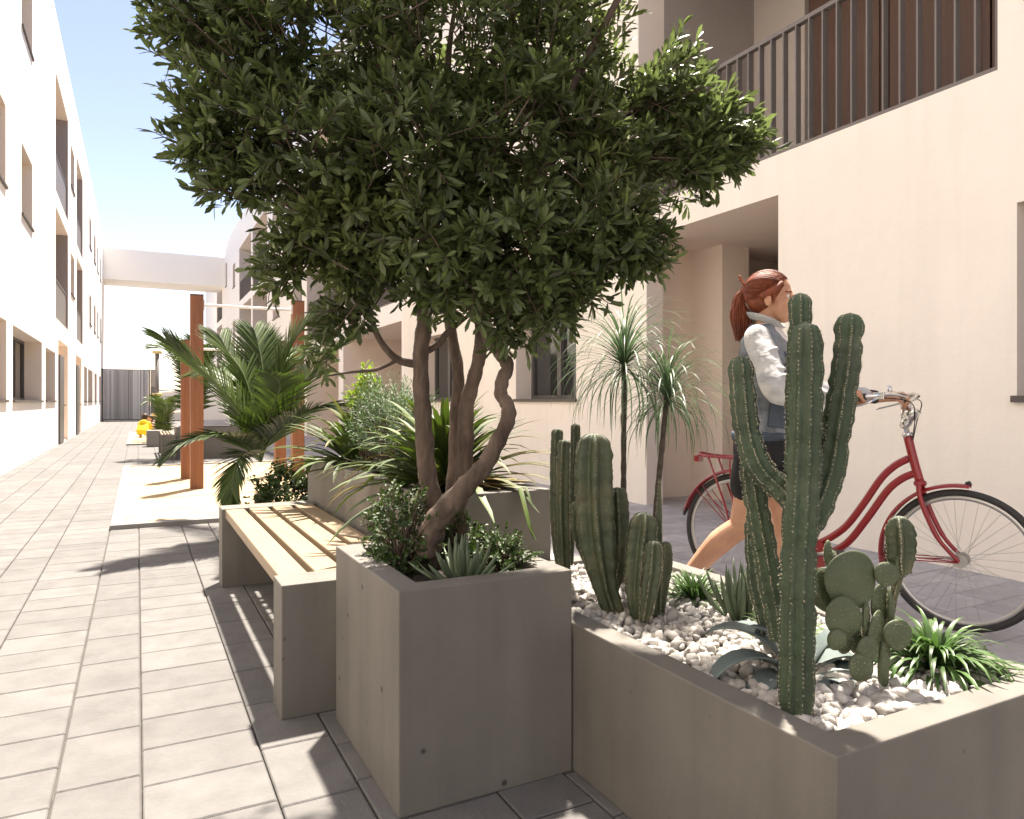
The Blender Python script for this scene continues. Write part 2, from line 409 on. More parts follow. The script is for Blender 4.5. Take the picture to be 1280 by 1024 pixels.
# right building
rb = thing('apartment_building', 'cream rendered block with railed balcony and open passage along the right side', 'building', (WX1+4.5, 25, 0))
big = (2.607, 6.26, 3.18, 6.0)       # near balcony
passage = (4.35, 6.12, 0, 2.84)
rwin = [(7.5, 9.09, 1.13, 2.28), (.6, 2.495, 1.13, 2.32), (11.4, 12.9, 1.13, 2.3),
        (28.4, 29.9, 4.35, 5.6), (24.2, 25.6, 4.35, 5.6), (28.4, 29.9, 7.4, 8.7), (24.2, 25.6, 7.4, 8.7), (42.4, 43.5, 7.5, 8.8), (46.4, 47.3, 8.1, 9.5), (42.4, 43.5, 4.3, 5.6), (46.4, 47.3, 4.3, 5.6),
        (10.2, 11.6, 4.35, 5.6), (7.5, 8.9, 4.35, 5.6), (-2.5, -1, 1.13, 2.3), (28.4, 29.9, 1.2, 2.5)]
rlog = [(14.46, 18.4, 3.18, 5.9), (18.8, 23.4, 3.18, 5.9), (14.46, 18.4, 6.4, 9.2), (18.8, 23.4, 6.4, 9.2),
        (31.3, 35.6, 3.1, 6.05), (36.1, 40.6, 3.1, 6.05), (31.3, 35.6, 6.4, 9.2), (36.1, 40.6, 6.4, 9.2), (49.3, 52.8, 3.1, 6.05), (49.3, 52.8, 6.4, 9.2)]
rgr = [(14.1, 18.8, 0., 2.75), (19.3, 23.4, 0, 2.75), (31.3, 40.6, 0, 2.75)]
ops = [big, passage]+rwin+rlog+rgr
NH, NY = 9.0, 14.0  # unseen near roof stepped lower so the sun clears it onto the planters
m = MB(); facade(m, WX1, 1, -9, NY, 0, NH, [o for o in ops if o[1] < NY]); shell(m, WX1, 1, -9, NY, NH)
m.build('wall', M['cream_wall'], rb); m = MB()
facade(m, WX1, 1, NY, 62, 0, BH, [o for o in ops if o[0] >= NY]); shell(m, WX1, 1, NY, 62, BH)
m.build('wall', M['white_wall'], rb)
M['warm'] = mat('warm_render', (.80, .70, .61), .92, .03, 1., .12, 25)
for oo, dd_ in ((rwin, .42), (rlog, 1.6)):
    for o in oo: m = MB(); reveals(m, WX1, 1, o, dd_); m.build('reveal', M['warm'], rb)
for o in rgr:
    m = MB(); reveals(m, WX1, 1, o, 2.2); m.build('reveal', M['warm'], rb)
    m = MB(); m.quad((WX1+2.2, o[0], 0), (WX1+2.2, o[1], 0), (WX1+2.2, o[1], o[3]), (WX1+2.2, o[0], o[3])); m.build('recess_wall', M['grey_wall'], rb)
m = MB()
# passage: jambs, stepped interior, pillar, soffit
a, b, _, zt = passage
m.quad((WX1, a, 0), (WX1+.3, a, 0), (WX1+.3, a, zt), (WX1, a, zt))
m.quad((WX1+.3, a, 0), (WX1+.3, a-.6, 0), (WX1+.3, a-.6, zt), (WX1+.3, a, zt)); m.quad((WX1+.3, a-.6, 0), (WX1+4, a-.6, 0), (WX1+4, a-.6, zt), (WX1+.3, a-.6, zt))
m.quad((WX1, b, 0), (WX1, b, zt), (WX1+.22, b, zt), (WX1+.22, b, 0)); m.quad((WX1+.22, b, 0), (WX1+.22, b, zt), (WX1+.22, b+.38, zt), (WX1+.22, b+.38, 0))
m.quad((WX1+.22, b+.38, 0), (WX1+.22, b+.38, zt), (WX1+4, b+.38, zt), (WX1+4, b+.38, 0))
m.quad((WX1, a-.6, zt), (WX1+4, a-.6, zt), (WX1+4, b+.38, zt), (WX1, b+.38, zt))
m.box(WX1+.95, WX1+1.35, b-.12, b+.379, 0, zt-.001)
m.build('passage_lining', M['warm'], rb)
m = MB(); reveals(m, WX1, 1, big, .35); m.build('reveal', M['warm'], rb)
m = MB(); m.quad((WX1+4, a-.6, 0), (WX1+4, b+.38, 0), (WX1+4, b+.38, zt), (WX1+4, a-.6, zt))
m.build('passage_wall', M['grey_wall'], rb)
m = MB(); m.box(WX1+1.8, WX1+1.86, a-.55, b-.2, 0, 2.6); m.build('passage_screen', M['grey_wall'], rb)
for o in rwin: window(rb, WX1, 1, o, .30)
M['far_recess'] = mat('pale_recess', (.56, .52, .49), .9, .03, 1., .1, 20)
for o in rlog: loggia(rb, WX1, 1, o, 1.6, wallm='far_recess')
# near balcony interior
a, b, c, d = big; D = 1.70
m = MB()
m.quad((WX1+.35, b, c), (WX1+.35, b, d), (WX1+D, b, d), (WX1+D, b, c)); m.quad((WX1+.35, a, c), (WX1+D, a, c), (WX1+D, a, d), (WX1+.35, a, d))
m.quad((WX1+.35, a, c), (WX1+.35, b, c), (WX1+D, b, c), (WX1+D, a, c)); m.quad((WX1+.35, a, d), (WX1+D, a, d), (WX1+D, b, d), (WX1+.35, b, d))
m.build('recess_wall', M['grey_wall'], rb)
m = MB(); m.quad((WX1+D, 5.53, c), (WX1+D, b, c), (WX1+D, b, d), (WX1+D, 5.53, d)); m.quad((WX1+D, a, c+2.7), (WX1+D, 5.53, c+2.7), (WX1+D, 5.53, d), (WX1+D, a, d))
m.quad((WX1+D, 5.53, c), (WX1+D, 5.53, d), (WX1+D+.3, 5.53, d), (WX1+D+.3, 5.53, c)); m.build('balcony_wall', mat('beige_balcony', (.52, .46, .41), .9, .05, 1., .2, 20), rb)
m = MB(); m.quad((WX1+D+.14, a, c), (WX1+D+.14, 5.53, c), (WX1+D+.14, 5.53, d), (WX1+D+.14, a, d)); m.build('door_backing', M['shutter'], rb)
for k in range(3):
    y0 = a+.05+k*.95
    m = MB(); m.box(WX1+D+.02, WX1+D+.10, y0, y0+.93, c+.02, c+2.68)
    m.box(WX1+D-.002, WX1+D+.02, y0+.08, y0+.85, c+.12, c+2.58)
    m.build('shutter', M['shutter'], rb)
xr = WX1+.05
rl = MB(); rl.box(xr-.025, xr+.03, a+.004, b-.004, c+1.02, c+1.055); rl.box(xr-.03, xr+.03, a+.004, b-.004, c+.004, c+.035)
rail = rl.build('railing', M['rail'], rb); k = 0; y = a+.02
while y < b-.02:
    m = MB(); m.box(xr-.028, xr+.028, y-.0065, y+.0065, c+.036, c+1.019); m.build('baluster', M['rail'], rail); y += .1303

# bridge between the blocks
t = thing('footbridge', 'plain white beam-like bridge spanning between the two blocks over the far end', 'bridge', ((WX0+WX1)/2, 49, 0))
m = MB(); m.box(WX0+.003, WX1-.003, 47.8, 50.6, 8.2, 10.0); m.build('deck', mat('bridge_render', (.95, .90, .82), .9), t)

# slatted gate and its side panel
t = thing('slatted_gate', 'tall grey metal gate of vertical slats closing the far end of the path', 'gate', (-.6, GY, 0))
m = MB(); m.box(WX0+.01, .62, GY-.03, GY+.03, .04, .12); m.box(WX0+.01, .62, GY-.03, GY+.03, 2.85, 2.93); m.box(WX0+.005, WX0+.09, GY-.035, GY+.035, 0, 2.95); m.box(.56, .64, GY-.035, GY+.035, 0, 2.95)
m.build('frame', M['frame'], t)
m = MB(); y = WX0+.11; ml = []
while y < .53:
    w = random.choice((.05, .06, .08)); m.box(y, min(y+w, .55), GY-.05, GY-.032, .1, 2.9); y += w+random.choice((.006, .012, .025))
m.build('slats', mat('gate_slat', (.46, .46, .47), .5, island=.45), t)
m = MB(); m.box(WX0+.095, .55, GY-.02, GY+.0, .13, 2.84); m.build('backing_sheet', mat('gate_sheet', (.50, .50, .51), .5), t)
t = thing('gate_side_panel', 'beige wall panel with a grey lower door right of the slatted gate', 'wall', (.95, GY-.4, 0))
m = MB(); m.box(.66, 1.0, GY-.06, GY+.03, 1.95, 2.95); m.build('upper_panel', M['beigepanel'], t)
m = MB(); m.box(.66, 1.0, GY-.05, GY+.02, 0, 1.95); m.build('door', M['pole'], t)
t = thing('boundary_wall', 'low white wall closing the courtyard behind the far plants', 'wall', (2.9, GY+.3, 0))
m = MB(); m.box(1.01, WX1-.01, GY+.0, GY+.3, 0, 1.75); m.box(.99, WX1-.012, GY-.03, GY+.33, 1.751, 1.80); m.build('wall', M['white_wall'], t)

# ------------------------------------------------------------------ planters and benches
def planter(label, x0, x1, y0, y1, h, w=.075, soil=.05, fill='soil', grp='cast concrete planters'):
    t = thing('concrete_planter', label, 'planter', ((x0+x1)/2, (y0+y1)/2, 0), grp)
    m = MB(); zi = h-soil-.15
    o = [(x0, y0), (x1, y0), (x1, y1), (x0, y1)]; i = [(x0+w, y0+w), (x1-w, y0+w), (x1-w, y1-w), (x0+w, y1-w)]
    vs = [(*p, .0) for p in o]+[(*p, h) for p in o]+[(*p, h) for p in i]+[(*p, zi) for p in i]; fs = []
    for k in range(4):
        l = (k+1) % 4
        fs += [(k, l, 4+l, 4+k), (4+k, 4+l, 8+l, 8+k), (8+k, 8+l, 12+l, 12+k)]
    fs.append((12, 13, 14, 15)); fs.append((3, 2, 1, 0))
    m.add(vs, fs, False); bevel(m.build('shell', M['concrete'], t), .004, 2)
    m = MB(); nx = max(6, int((x1-x0)/.03)); ny = max(6, int((y1-y0)/.03)); vs = []; fs = []
    for iy in range(ny+1):
        for ix in range(nx+1):
            vs.append((x0+w+(x1-x0-2*w)*ix/nx, y0+w+(y1-y0-2*w)*iy/ny, h-soil+random.uniform(-.008, .008)))
    for iy in range(ny):
        for ix in range(nx): q = iy*(nx+1)+ix; fs.append((q, q+1, q+nx+2, q+nx+1))
    m.add(vs, fs); m.build('soil', M['soil'], t)
    return t
PL1 = (.61, 1.147, 1.82, 2.5); PL2 = (1.0, 1.54, 2.61, 4.86); PL3 = (1.152, 1.97, .91, 2.6)
planter('tall square concrete planter in the foreground holding the leafy tree', *PL1, .6)
planter('long raised concrete planter behind the timber bench, full of strap-leaved plants', *PL2, .733)
planter('low concrete planter in the right foreground filled with white pebbles and cacti', *PL3, .44, soil=.045)
planter('far concrete planter behind the timber posts, holding the feathery green clump', .66, 2.1, 15.2, 16.2, .6)

def bench(label, x0, x1, y0, y1, h=.465, grp='slatted benches on concrete blocks'):
    t = thing('bench', label, 'bench', ((x0+x1)/2, (y0+y1)/2, 0), grp)
    for ya, yb in ((y0, y0+.165), (y1-.165, y1)):
        m = MB(); m.box(x0, x1, ya, yb, 0, h); bevel(m.build('support_block', M['concrete'], t), .004)
    w = (x1-x0-.02)/4-.026
    for k in range(4):
        a = x0+.02+k*(w+.028); m = MB()
        n = 1; m.box(a, a+w, y0+.166, y1-.166, h-.055, h-.004+.001*k); bevel(m.build('slat', M['timber'], t), .005)
    m = MB(); m.box(x0+.1, x1-.1, y0+.166, y0+.20, h-.11, h-.056); m.box(x0+.1, x1-.1, y1-.20, y1-.166, h-.11, h-.056); m.build('bearer', M['frame'], t)
bench('timber slatted bench on two concrete blocks beside the foreground tree planter', .44, .985, 2.57, 4.72)
bench('far bench with pale slats beyond the timber posts, near the yellow figure', .40, .64, 15.1, 17.3)
t = thing('concrete_block', 'small pale concrete block beside the far sand pit, near the crouching children', 'block', (.3, 19.6, 0))
m = MB(); m.box(.19, .55, 19.5, 19.9, 0, .40); bevel(m.build('block_body', M['kerb'], t), .02)

# timber posts with bars
def post(x, y, h, label):
    t = thing('timber_post', label, 'post', (x, y, .0), 'square red-brown timber posts in the sand')
    m = MB(); m.box(x-.075, x+.075, y-.075, y+.075, .0, h); bevel(m.build('beam', M['post'], t), .006)
    m = MB(); m.box(x-.076, x+.076, y-.076, y+.076, h+.001, h+.012); m.build('cap', M['sill'], t)
    return t
post(.655, 9.8, 2.42, 'tall front timber post left of the palm, under the high white bar')
post(.61, 11.05, 1.95, 'shorter timber post just behind the tall left one')
post(1.885, 9.8, 2.42, 'tall timber post right of the palm, beside the tree crown')
post(1.87, 11.05, 1.98, 'shorter timber post with white bracket, behind the palm fronds')
for y, z, lb_ in ((9.8, 2.31, 'thin white pull-up bar joining the two tall timber posts'), (11.05, 1.84, 'lower white pull-up bar joining the two shorter timber posts')):
    t = thing('pull_up_bar', lb_, 'bar', (1.25, y, z), 'white pull-up bars')
    m = MB(); m.tube([(.73 if y < 10 else .685, y, z), (1.81 if y < 10 else 1.795, y, z)], .018, 10); m.build('bar', M['whitepaint'], t)
    for x in (.70, 1.80):
        m = MB(); m.box(x-.012+(.035 if x < 1 else 0), x+.012+(.035 if x < 1 else 0)-.003, y-.06, y+.06, z-.06, z+.06); m.build('bracket', M['whitepaint'], t)
# play pole
pp = P(196.5, 548, 20.8); px_, py_ = pp.x, pp.y
t = thing('play_pole', 'slim grey climbing pole with pale yellow discs and curved rungs in the distance', 'play pole', (px_, py_, 0))
m = MB(); m.tube([(px_, py_, 0), (px_, py_, 2.5)], .055, 12); m.build('pole', M['pole'], t)
for z, r in ((2.52, .13), (1.3, .13), (.72, .15), (.28, .17)):
    m = MB(); m.tube([(px_, py_, z-.04), (px_, py_, z+.04)], r, 16); bevel(m.build('disc', M['rung'], t), .01)
for z, a in ((1.35, .15), (1.15, -.35), (.72, .3)):
    m = MB(); m.tube(smoothpath([(px_, py_, z), (px_+.3, py_, z+.02+a*.1), (px_+.6, py_-.1, z+a*.3), (px_+.8, py_-.1, z+a*.2)]), .025, 8); m.build('rung', M['whitepaint'], t)
#MARK_PLANTS

# ------------------------------------------------------------------ foliage helpers
def rand_unit(n, r=rng):
    v = r.normal(size=(n, 3)); return v/np.linalg.norm(v, axis=1)[:, None]
def norm(a): return a/np.maximum(np.linalg.norm(a, axis=1), 1e-9)[:, None]
def leafmesh(name, matl, parent, pos, dr, nr, ln, wd, curl=.12, fold=.3, w1=.72):
    """many small folded leaves as one mesh: pos, direction, normal, length, half width arrays"""
    n = len(pos); dr = norm(dr); sd = norm(np.cross(dr, nr)); up = np.cross(sd, dr)
    ln = ln[:, None]; wd = wd[:, None]
    vs = np.stack([pos,
                   pos+dr*ln*.36+sd*wd*w1, pos+dr*ln*.36-up*wd*fold, pos+dr*ln*.36-sd*wd*w1,
                   pos+dr*ln*.74+sd*wd-up*ln*curl*.5, pos+dr*ln*.74-up*(wd*fold+ln*curl*.5), pos+dr*ln*.74-sd*wd-up*ln*curl*.5,
                   pos+dr*ln-up*ln*curl], axis=1).reshape(-1, 3)
    base = (np.arange(n)*8)[:, None, None]
    tri = np.array([[0, 1, 2], [0, 2, 3], [4, 7, 5], [5, 7, 6]])[None]+base
    qd = np.array([[1, 4, 5, 2], [2, 5, 6, 3]])[None]+base
    off = LOC.get(parent.name) if parent is not None and LOC.get(parent.name) is not None else Vector((0, 0, 0))
    vs = vs-np.array(off)
    me = bpy.data.meshes.new(name); nv = len(vs); nt_, nq = n*4, n*2
    me.vertices.add(nv); me.vertices.foreach_set('co', vs.ravel())
    loops = np.concatenate([tri.reshape(n, 12), qd.reshape(n, 8)], axis=1).ravel()
    tot = np.tile([3, 3, 3, 3, 4, 4], n); start = np.concatenate([[0], np.cumsum(tot)[:-1]])
    me.loops.add(len(loops)); me.loops.foreach_set('vertex_index', loops)
    me.polygons.add(len(tot)); me.polygons.foreach_set('loop_start', start); me.polygons.foreach_set('loop_total', tot)
    me.polygons.foreach_set('use_smooth', np.ones(len(tot), dtype=bool))
    me.materials.append(matl); me.update(calc_edges=True); me.validate()
    o = bpy.data.objects.new(name, me); C.objects.link(o); o.parent = parent
    if parent is not None: LOC[o.name] = LOC.get(parent.name)
    return o
def twigs_leaves(starts, dirs, length, nl, llen, lwid, spread=.75, droop=0.):
    """leaves set along straight twigs; returns arrays"""
    ps, ds, ns = [], [], []
    n = len(starts)
    for k in range(nl):
        t = .15+.85*(k/(nl-1)) ; ang = k*2.4+rng.uniform(0, 6.28, n)
        a = norm(np.cross(dirs, rand_unit(n)*.01+np.array([.3, .2, .9]))); b = np.cross(dirs, a)
        sp = spread*(1-.55*t)
        rad = a*np.cos(ang)[:, None]+b*np.sin(ang)[:, None]
        d = dirs*(1-sp*.6)+rad*sp*1.1+rng.normal(size=(n, 3))*.12; d[:, 2] -= droop
        p = starts+dirs*(length[:, None]*t)
        ps.append(p); ds.append(norm(d)); ns.append(norm(dirs*1.+np.array([0, 0, .8])+rng.normal(size=(n, 3))*.35-d*.2))
    P_ = np.concatenate(ps); D = np.concatenate(ds); N_ = np.concatenate(ns); m_ = len(P_)
    return P_, D, N_, llen*rng.uniform(.65, 1.15, m_), lwid*rng.uniform(.75, 1.15, m_)

# ------------------------------------------------------------------ the tree in the near planter
tr = thing('leafy_tree', 'multi-stemmed tree with twisting grey-brown trunks and dense olive leaves in the foreground planter', 'tree', (.86, 2.2, .5))
def PP(l, d): return [P(x, y, dd) for x, y, dd in l] if len(l[0]) == 3 else [P(x, y, d) for x, y in l]
DT = 2.38
T = {}
def trunk(nm, pts, r, d=DT):
    p = smoothpath(PP(pts, d), 16); m = MB(); rr = lerpl([q*.84 for q in r], len(p)); n = 28
    rr = [q*(1+.05*math.sin(i*.55)) for i, q in enumerate(rr)]
    m.tube(p, rr, n)
    from mathutils import noise as mn
    for q_ in range(len(p)*n):
        c0 = p[q_//n]; v0 = Vector(m.v[q_]); dv = v0-c0; w_ = Vector((v0.x*75, v0.y*75, v0.z*26))
        m.v[q_] = tuple(c0+dv*(1+.10*mn.noise(w_)+.07*mn.noise(w_*2.7)+.07*mn.noise(v0*16)))
    o = m.build(nm, M['bark'], tr); return o
trunk('trunk', [(540,712,2.42),(541,675,2.42),(543,640,2.44),(534,590,2.45),(530,540,2.45),(527,490,2.44),(526,440,2.42),(530,400,2.42),(528,350,2.4),(505,290,2.38),(470,220,2.36),(430,150,2.36),(400,70,2.4)], [.050,.046,.040,.037,.036,.033,.031,.030,.028,.024,.020,.014,.008])
trunk('trunk', [(534,690,2.30),(540,662,2.28),(556,638,2.26),(582,608,2.25),(606,582,2.25),(620,556,2.25),(634,528,2.26),(635,508,2.27),(626,493,2.28),(628,475,2.28),(634,458,2.28),(624,440,2.28),(610,420,2.27),(604,380,2.26),(615,320,2.25),(650,250,2.25),(700,190,2.26),(760,150,2.28),(830,130,2.3)], [.050,.047,.042,.037,.033,.030,.028,.026,.024,.025,.026,.026,.025,.024,.022,.020,.017,.013,.008])
trunk('trunk', [(568,700,2.5),(568,650,2.5),(578,600,2.52),(582,550,2.52),(583,510,2.5),(592,474,2.48),(600,440,2.46),(600,380,2.45),(585,300,2.45),(570,200,2.45),(560,90,2.45),(570,0,2.45)], [.046,.040,.036,.034,.032,.029,.027,.024,.021,.017,.012,.007])
trunk('trunk', [(562,700,2.6),(563,640,2.6),(568,580,2.62),(570,520,2.62),(573,470,2.62),(565,420,2.62),(550,340,2.62),(540,250,2.65),(600,150,2.68),(650,60,2.68)], [.036,.030,.028,.027,.026,.024,.020,.017,.012,.006])
def branch(pts, r, d=DT):
    p = smoothpath(PP(pts, d), 6); m = MB(); m.tube(p, lerpl([q*.8 for q in r], len(p)), 8, jit=.05); return m.build('branch', M['bark'], tr)
branch([(525,456,2.44),(498,450,2.42),(478,430,2.38),(466,405,2.36),(460,380,2.36),(448,350,2.36),(440,310,2.36)], [.018,.016,.014,.012,.011,.008,.005])
branch([(478,432,2.38),(470,415,2.36),(455,412,2.34),(435,402,2.32)], [.010,.009,.006,.004])
branch([(497,450,2.42),(470,462,2.4),(440,465,2.36),(410,470,2.34)], [.009,.008,.006,.003])
branch([(527,442,2.44),(548,430,2.44),(560,415,2.44),(585,395,2.45)], [.016,.015,.013,.008])
branch([(466,405,2.36),(452,370,2.4),(445,345,2.42),(430,320,2.42)], [.008,.007,.005,.003])
branch([(604,395,2.27),(640,380,2.2),(680,365,2.15),(740,350,2.12)], [.012,.010,.007,.004])
branch([(650,250,2.25),(700,280,2.2),(760,290,2.15),(810,290,2.12)], [.012,.010,.007,.004])
branch([(528,350,2.4),(470,310,2.3),(400,280,2.2),(330,240,2.15)], [.014,.011,.008,.004])
branch([(470,220,2.36),(400,190,2.3),(320,140,2.25),(260,100,2.2)], [.013,.010,.007,.004])
branch([(760,150,2.28),(830,170,2.3),(900,170,2.32)], [.010,.007,.004])
branch([(650,250,2.25),(740,60,2.25),(860,-140,2.2),(1000,-260,2.15),(1120,-310,2.1)], [.018,.015,.012,.008,.004])  # limb added to carry the unseen shade-casting crown lumps
branch([(585,300,2.45),(640,180,2.5),(700,80,2.5)], [.013,.009,.004])

# crown: lumps of twigs (photo x, y, depth, half sizes in metres)
blobs = [(400,60,2.35,.42,.26,.45,1.3),(560,60,2.4,.45,.30,.5,1.5),(690,70,2.4,.26,.26,.45,1.),(300,60,2.25,.24,.22,.3,.62),(235,15,2.2,.13,.14,.2,.3),(300,150,2.2,.19,.18,.25,.44),
         (265,178,2.15,.12,.10,.15,.24),(400,190,2.25,.30,.22,.38,1.1),(530,200,2.3,.33,.26,.45,1.4),(660,190,2.3,.30,.26,.42,1.2),(760,170,2.3,.20,.20,.3,.7),(835,115,2.3,.13,.14,.2,.42),(900,170,2.3,.13,.11,.17,.36),(850,200,2.28,.14,.12,.2,.36),
         (445,290,2.25,.22,.17,.3,.7),(545,310,2.25,.24,.18,.35,.8),(650,310,2.22,.26,.16,.35,.9),(750,280,2.2,.20,.17,.25,.65),(800,310,2.2,.09,.10,.14,.2),(620,360,2.2,.18,.08,.25,.38),(690,360,2.2,.17,.08,.2,.32),
         (440,340,2.25,.13,.07,.15,.2),(430,395,2.3,.10,.05,.14,.10),(400,440,2.35,.07,.035,.1,.04),(295,235,2.15,.07,.07,.10,.11),(355,330,2.2,.06,.09,.1,.10),(385,285,2.2,.12,.09,.15,.22),(640,410,2.2,.09,.04,.12,.08),(690,385,2.2,.06,.04,.1,.07),(540,375,2.3,.12,.05,.14,.10),
         (450,-90,2.4,.5,.25,.5,1.2),(620,-90,2.45,.4,.25,.5,.9),(300,-60,2.3,.25,.2,.35,.5),(500,-200,2.45,.45,.2,.45,.7),
         (780,-170,2.2,.28,.16,.3,.5),(960,-260,2.15,.38,.16,.32,.8),(1130,-330,2.1,.36,.16,.36,.8),(1000,-480,1.75,.34,.14,.25,.55)]  # last row: unseen lumps above the frame, added to shade the near planters
ST, DI, LE = [], [], []
NT = 165
right = np.array([CS, -SN, 0]); fwd = np.array([SN, CS, 0]); upv = np.array([0, 0, 1.])
cc = np.array(P(560, 150, 2.4))
for (x, y, d, ax, az, ad, wgt) in blobs:
    c_ = np.array(P(x, y, d)); n = int(NT*wgt)
    q = rand_unit(n)*(rng.uniform(.25, 1, n)**.5)[:, None]
    off = right*(q[:, :1]*ax)+upv*(q[:, 1:2]*az)+fwd*(q[:, 2:3]*ad*.85)
    p = c_+off*.88
    outw = norm(off+(p-cc)*.25+np.array([0, 0, .04])); dr_ = norm(outw+rng.normal(size=(n, 3))*.38)
    ST.append(p); DI.append(dr_); LE.append(rng.uniform(.07, .15, n))
ST = np.concatenate(ST); DI = np.concatenate(DI); LE = np.concatenate(LE)
ST = ST-DI*LE[:, None]*.5
a_ = twigs_leaves(ST, DI, LE, 17, .054, .0076, .85, -.25)
crown = leafmesh('crown', M['leaf'], tr, *a_, curl=.2)
m = MB()
for i in range(len(ST)):
    if random.random() < .6:
        p0 = Vector(ST[i])-Vector(DI[i])*.06+Vector((random.uniform(-.02, .02), random.uniform(-.02, .02), -.02)); p1 = Vector(ST[i])+Vector(DI[i])*float(LE[i])
        m.tube([p0, p1], [.0028, .0014], 4, caps=False)
m.build('twigs', M['twig'], crown)

# ------------------------------------------------------------------ plant builders
def shrub(name, label, cat, c, rx, ry, rz, n, ll, lw, mt, group=None, tl=.07, nl=9, base=None, spread=.9, up=.3):
    t = thing(name, label, cat, (c[0], c[1], base if base is not None else c[2]-rz), group)
    q = rand_unit(n)*(rng.uniform(.15, 1, n)**.45)[:, None]; off = q*np.array([rx, ry, rz])
    lump = 1+.18*np.sin(q[:, 0]*7+q[:, 1]*5)*np.cos(q[:, 2]*6+q[:, 0]*4); off *= lump[:, None]
    p = np.array(c)+off; d = norm(norm(off)+np.array([0, 0, up])+rng.normal(size=(n, 3))*.35); le = rng.uniform(.6, 1.2, n)*tl
    leafmesh('foliage', mt, t, *twigs_leaves(p, d, le, nl, ll, lw, spread))
    m = MB(); b0 = Vector((c[0], c[1], base if base is not None else c[2]-rz))
    for i in range(0, n, max(1, n//60)):
        e = Vector(p[i]+d[i]*le[i]); k = b0+Vector((random.uniform(-.3, .3)*rx, random.uniform(-.3, .3)*ry, 0)); mid = (k+e)/2+Vector((0, 0, .1*rz))
        m.tube([k, mid, e], [.005, .003, .0015], 5, caps=False)
    m.build('stems', M['twig'], t); return t
def rosette(name, label, cat, c, n, L, W, mt, elev=(10, 85), droop=.6, segs=7, fold=.25, group=None, jl=.2, prof=None, part='leaves', twist=.25, r0=.01, single=False, az0=None, rim=None):
    t = thing(name, label, cat, tuple(c), group); m = MB(); prof = prof or [.55, .9, 1, .95, .8, .5, .06]
    for i in range(n):
        f = (i+.5)/n; el = R(elev[0]+(elev[1]-elev[0])*(f**.9)+random.uniform(-6, 6)); az = i*2.39996+random.uniform(-twist, twist)
        l = L*(1-.25*f)*random.uniform(1-jl, 1+jl); h = Vector((math.cos(az), math.sin(az), 0)); p = Vector(c)+h*r0; pts = [p.copy()]; e = el
        dr = droop*random.uniform(.6, 1.3)
        for s in range(segs):
            p = p+(h*math.cos(e)+Vector((0, 0, 1))*math.sin(e))*(l/segs); pts.append(p.copy()); e -= dr*(s+1)/segs*.62
            e = max(e, -1.45)
        if rim:
            for q_ in pts:
                if rim[0]-.02 < q_.x < rim[1]+.02 and rim[2]-.02 < q_.y < rim[3]+.02 and (q_-Vector(c)).length > .06:
                    q_.z = max(q_.z, rim[4]+.012)
        ws = [W*q*random.uniform(.9, 1.1) for q in lerpl(prof, segs+1)]
        m.blade(pts, ws, fold=fold)
    m.build(part, mt, t); return t
def fingers(name, label, cat, c, n, L, W, mt, elev=(25, 88), group=None, flat=.6):
    t = thing(name, label, cat, tuple(c), group)
    m = MB()
    for i in range(n):
        f = (i+.5)/n; el = R(elev[0]+(elev[1]-elev[0])*f+random.uniform(-5, 5)); az = i*2.39996+random.uniform(-.3, .3); h = Vector((math.cos(az), math.sin(az), 0))
        l = L*random.uniform(.7, 1.15); p = Vector(c)+h*(.035*(1-f)+.006); pts = [p.copy()]; e = el
        for s in range(6):
            p = p+(h*math.cos(e)+Vector((0, 0, 1))*math.sin(e))*(l/6); pts.append(p.copy()); e += .07
        m.tube(pts, [W*q for q in (.75, 1., 1.05, 1., .85, .6, .15)], 8, flat=(1, flat))
    m.build('leaves', mt, t); return t

# near planter: shrubs and succulent
shrub('boxwood_shrub', 'bushy dark small-leaved shrub left of the tree trunks in the near planter', 'shrub', (.755, 2.24, .68), .085, .14, .12, 270, .016, .0052, M['box'], tl=.05, nl=10, base=.55)
shrub('boxwood_shrub', 'low dark small-leaved shrub in the right front corner of the tree planter', 'shrub', (1.02, 2.05, .60), .085, .09, .055, 190, .016, .0055, M['box'], tl=.05, nl=10, base=.55, group=None)
shrub('boxwood_shrub', 'small upright green sprig behind the finger-leaved succulent in the tree planter', 'shrub', (.975, 2.24, .63), .06, .05, .06, 80, .016, .0055, M['box'], tl=.05, nl=10, base=.55)
fingers('succulent', 'grey-green succulent with thick upright finger leaves at the foot of the tree', 'succulent', (.865, 1.975, .55), 34, .14, .0085, M['finger'], elev=(12, 88))

# planter behind the bench
p2z = .69
rosette('strap_leaved_plant', 'big strap-leaved plant behind the tree trunks, leaves arching over the bench planter rim', 'plant', (1.24, 3.05, p2z), 165, .58, .0245, M['strap'], elev=(2, 88), droop=.42, segs=9, group='strap-leaved plants in the bench planter', prof=[.7, 1, 1, .95, .9, .8, .65, .45, .05], rim=(*PL2, .733))
rosette('strap_leaved_plant', 'strap-leaved plant at the far palm end of the bench planter, spilling over its left rim', 'plant', (1.17, 4.3, p2z), 115, .56, .0265, M['strap'], elev=(4, 86), droop=.45, segs=9, group='strap-leaved plants in the bench planter', prof=[.7, 1, 1, .95, .9, .8, .65, .45, .05], rim=(*PL2, .733))
shrub('rosemary_bush', 'grey-green needle-leaved bush between the two strap-leaved plants', 'bush', (1.18, 3.72, .93), .15, .26, .22, 430, .030, .0022, M['rosemary'], tl=.12, nl=16, base=.68, spread=.9, up=1.)
shrub('rosemary_bush', 'taller loose needle-leaved bush at the wall side of the bench planter', 'bush', (1.36, 3.95, .93), .12, .25, .20, 220, .032, .0022, M['rosemary'], tl=.14, nl=16, base=.68, spread=.9, up=1.)
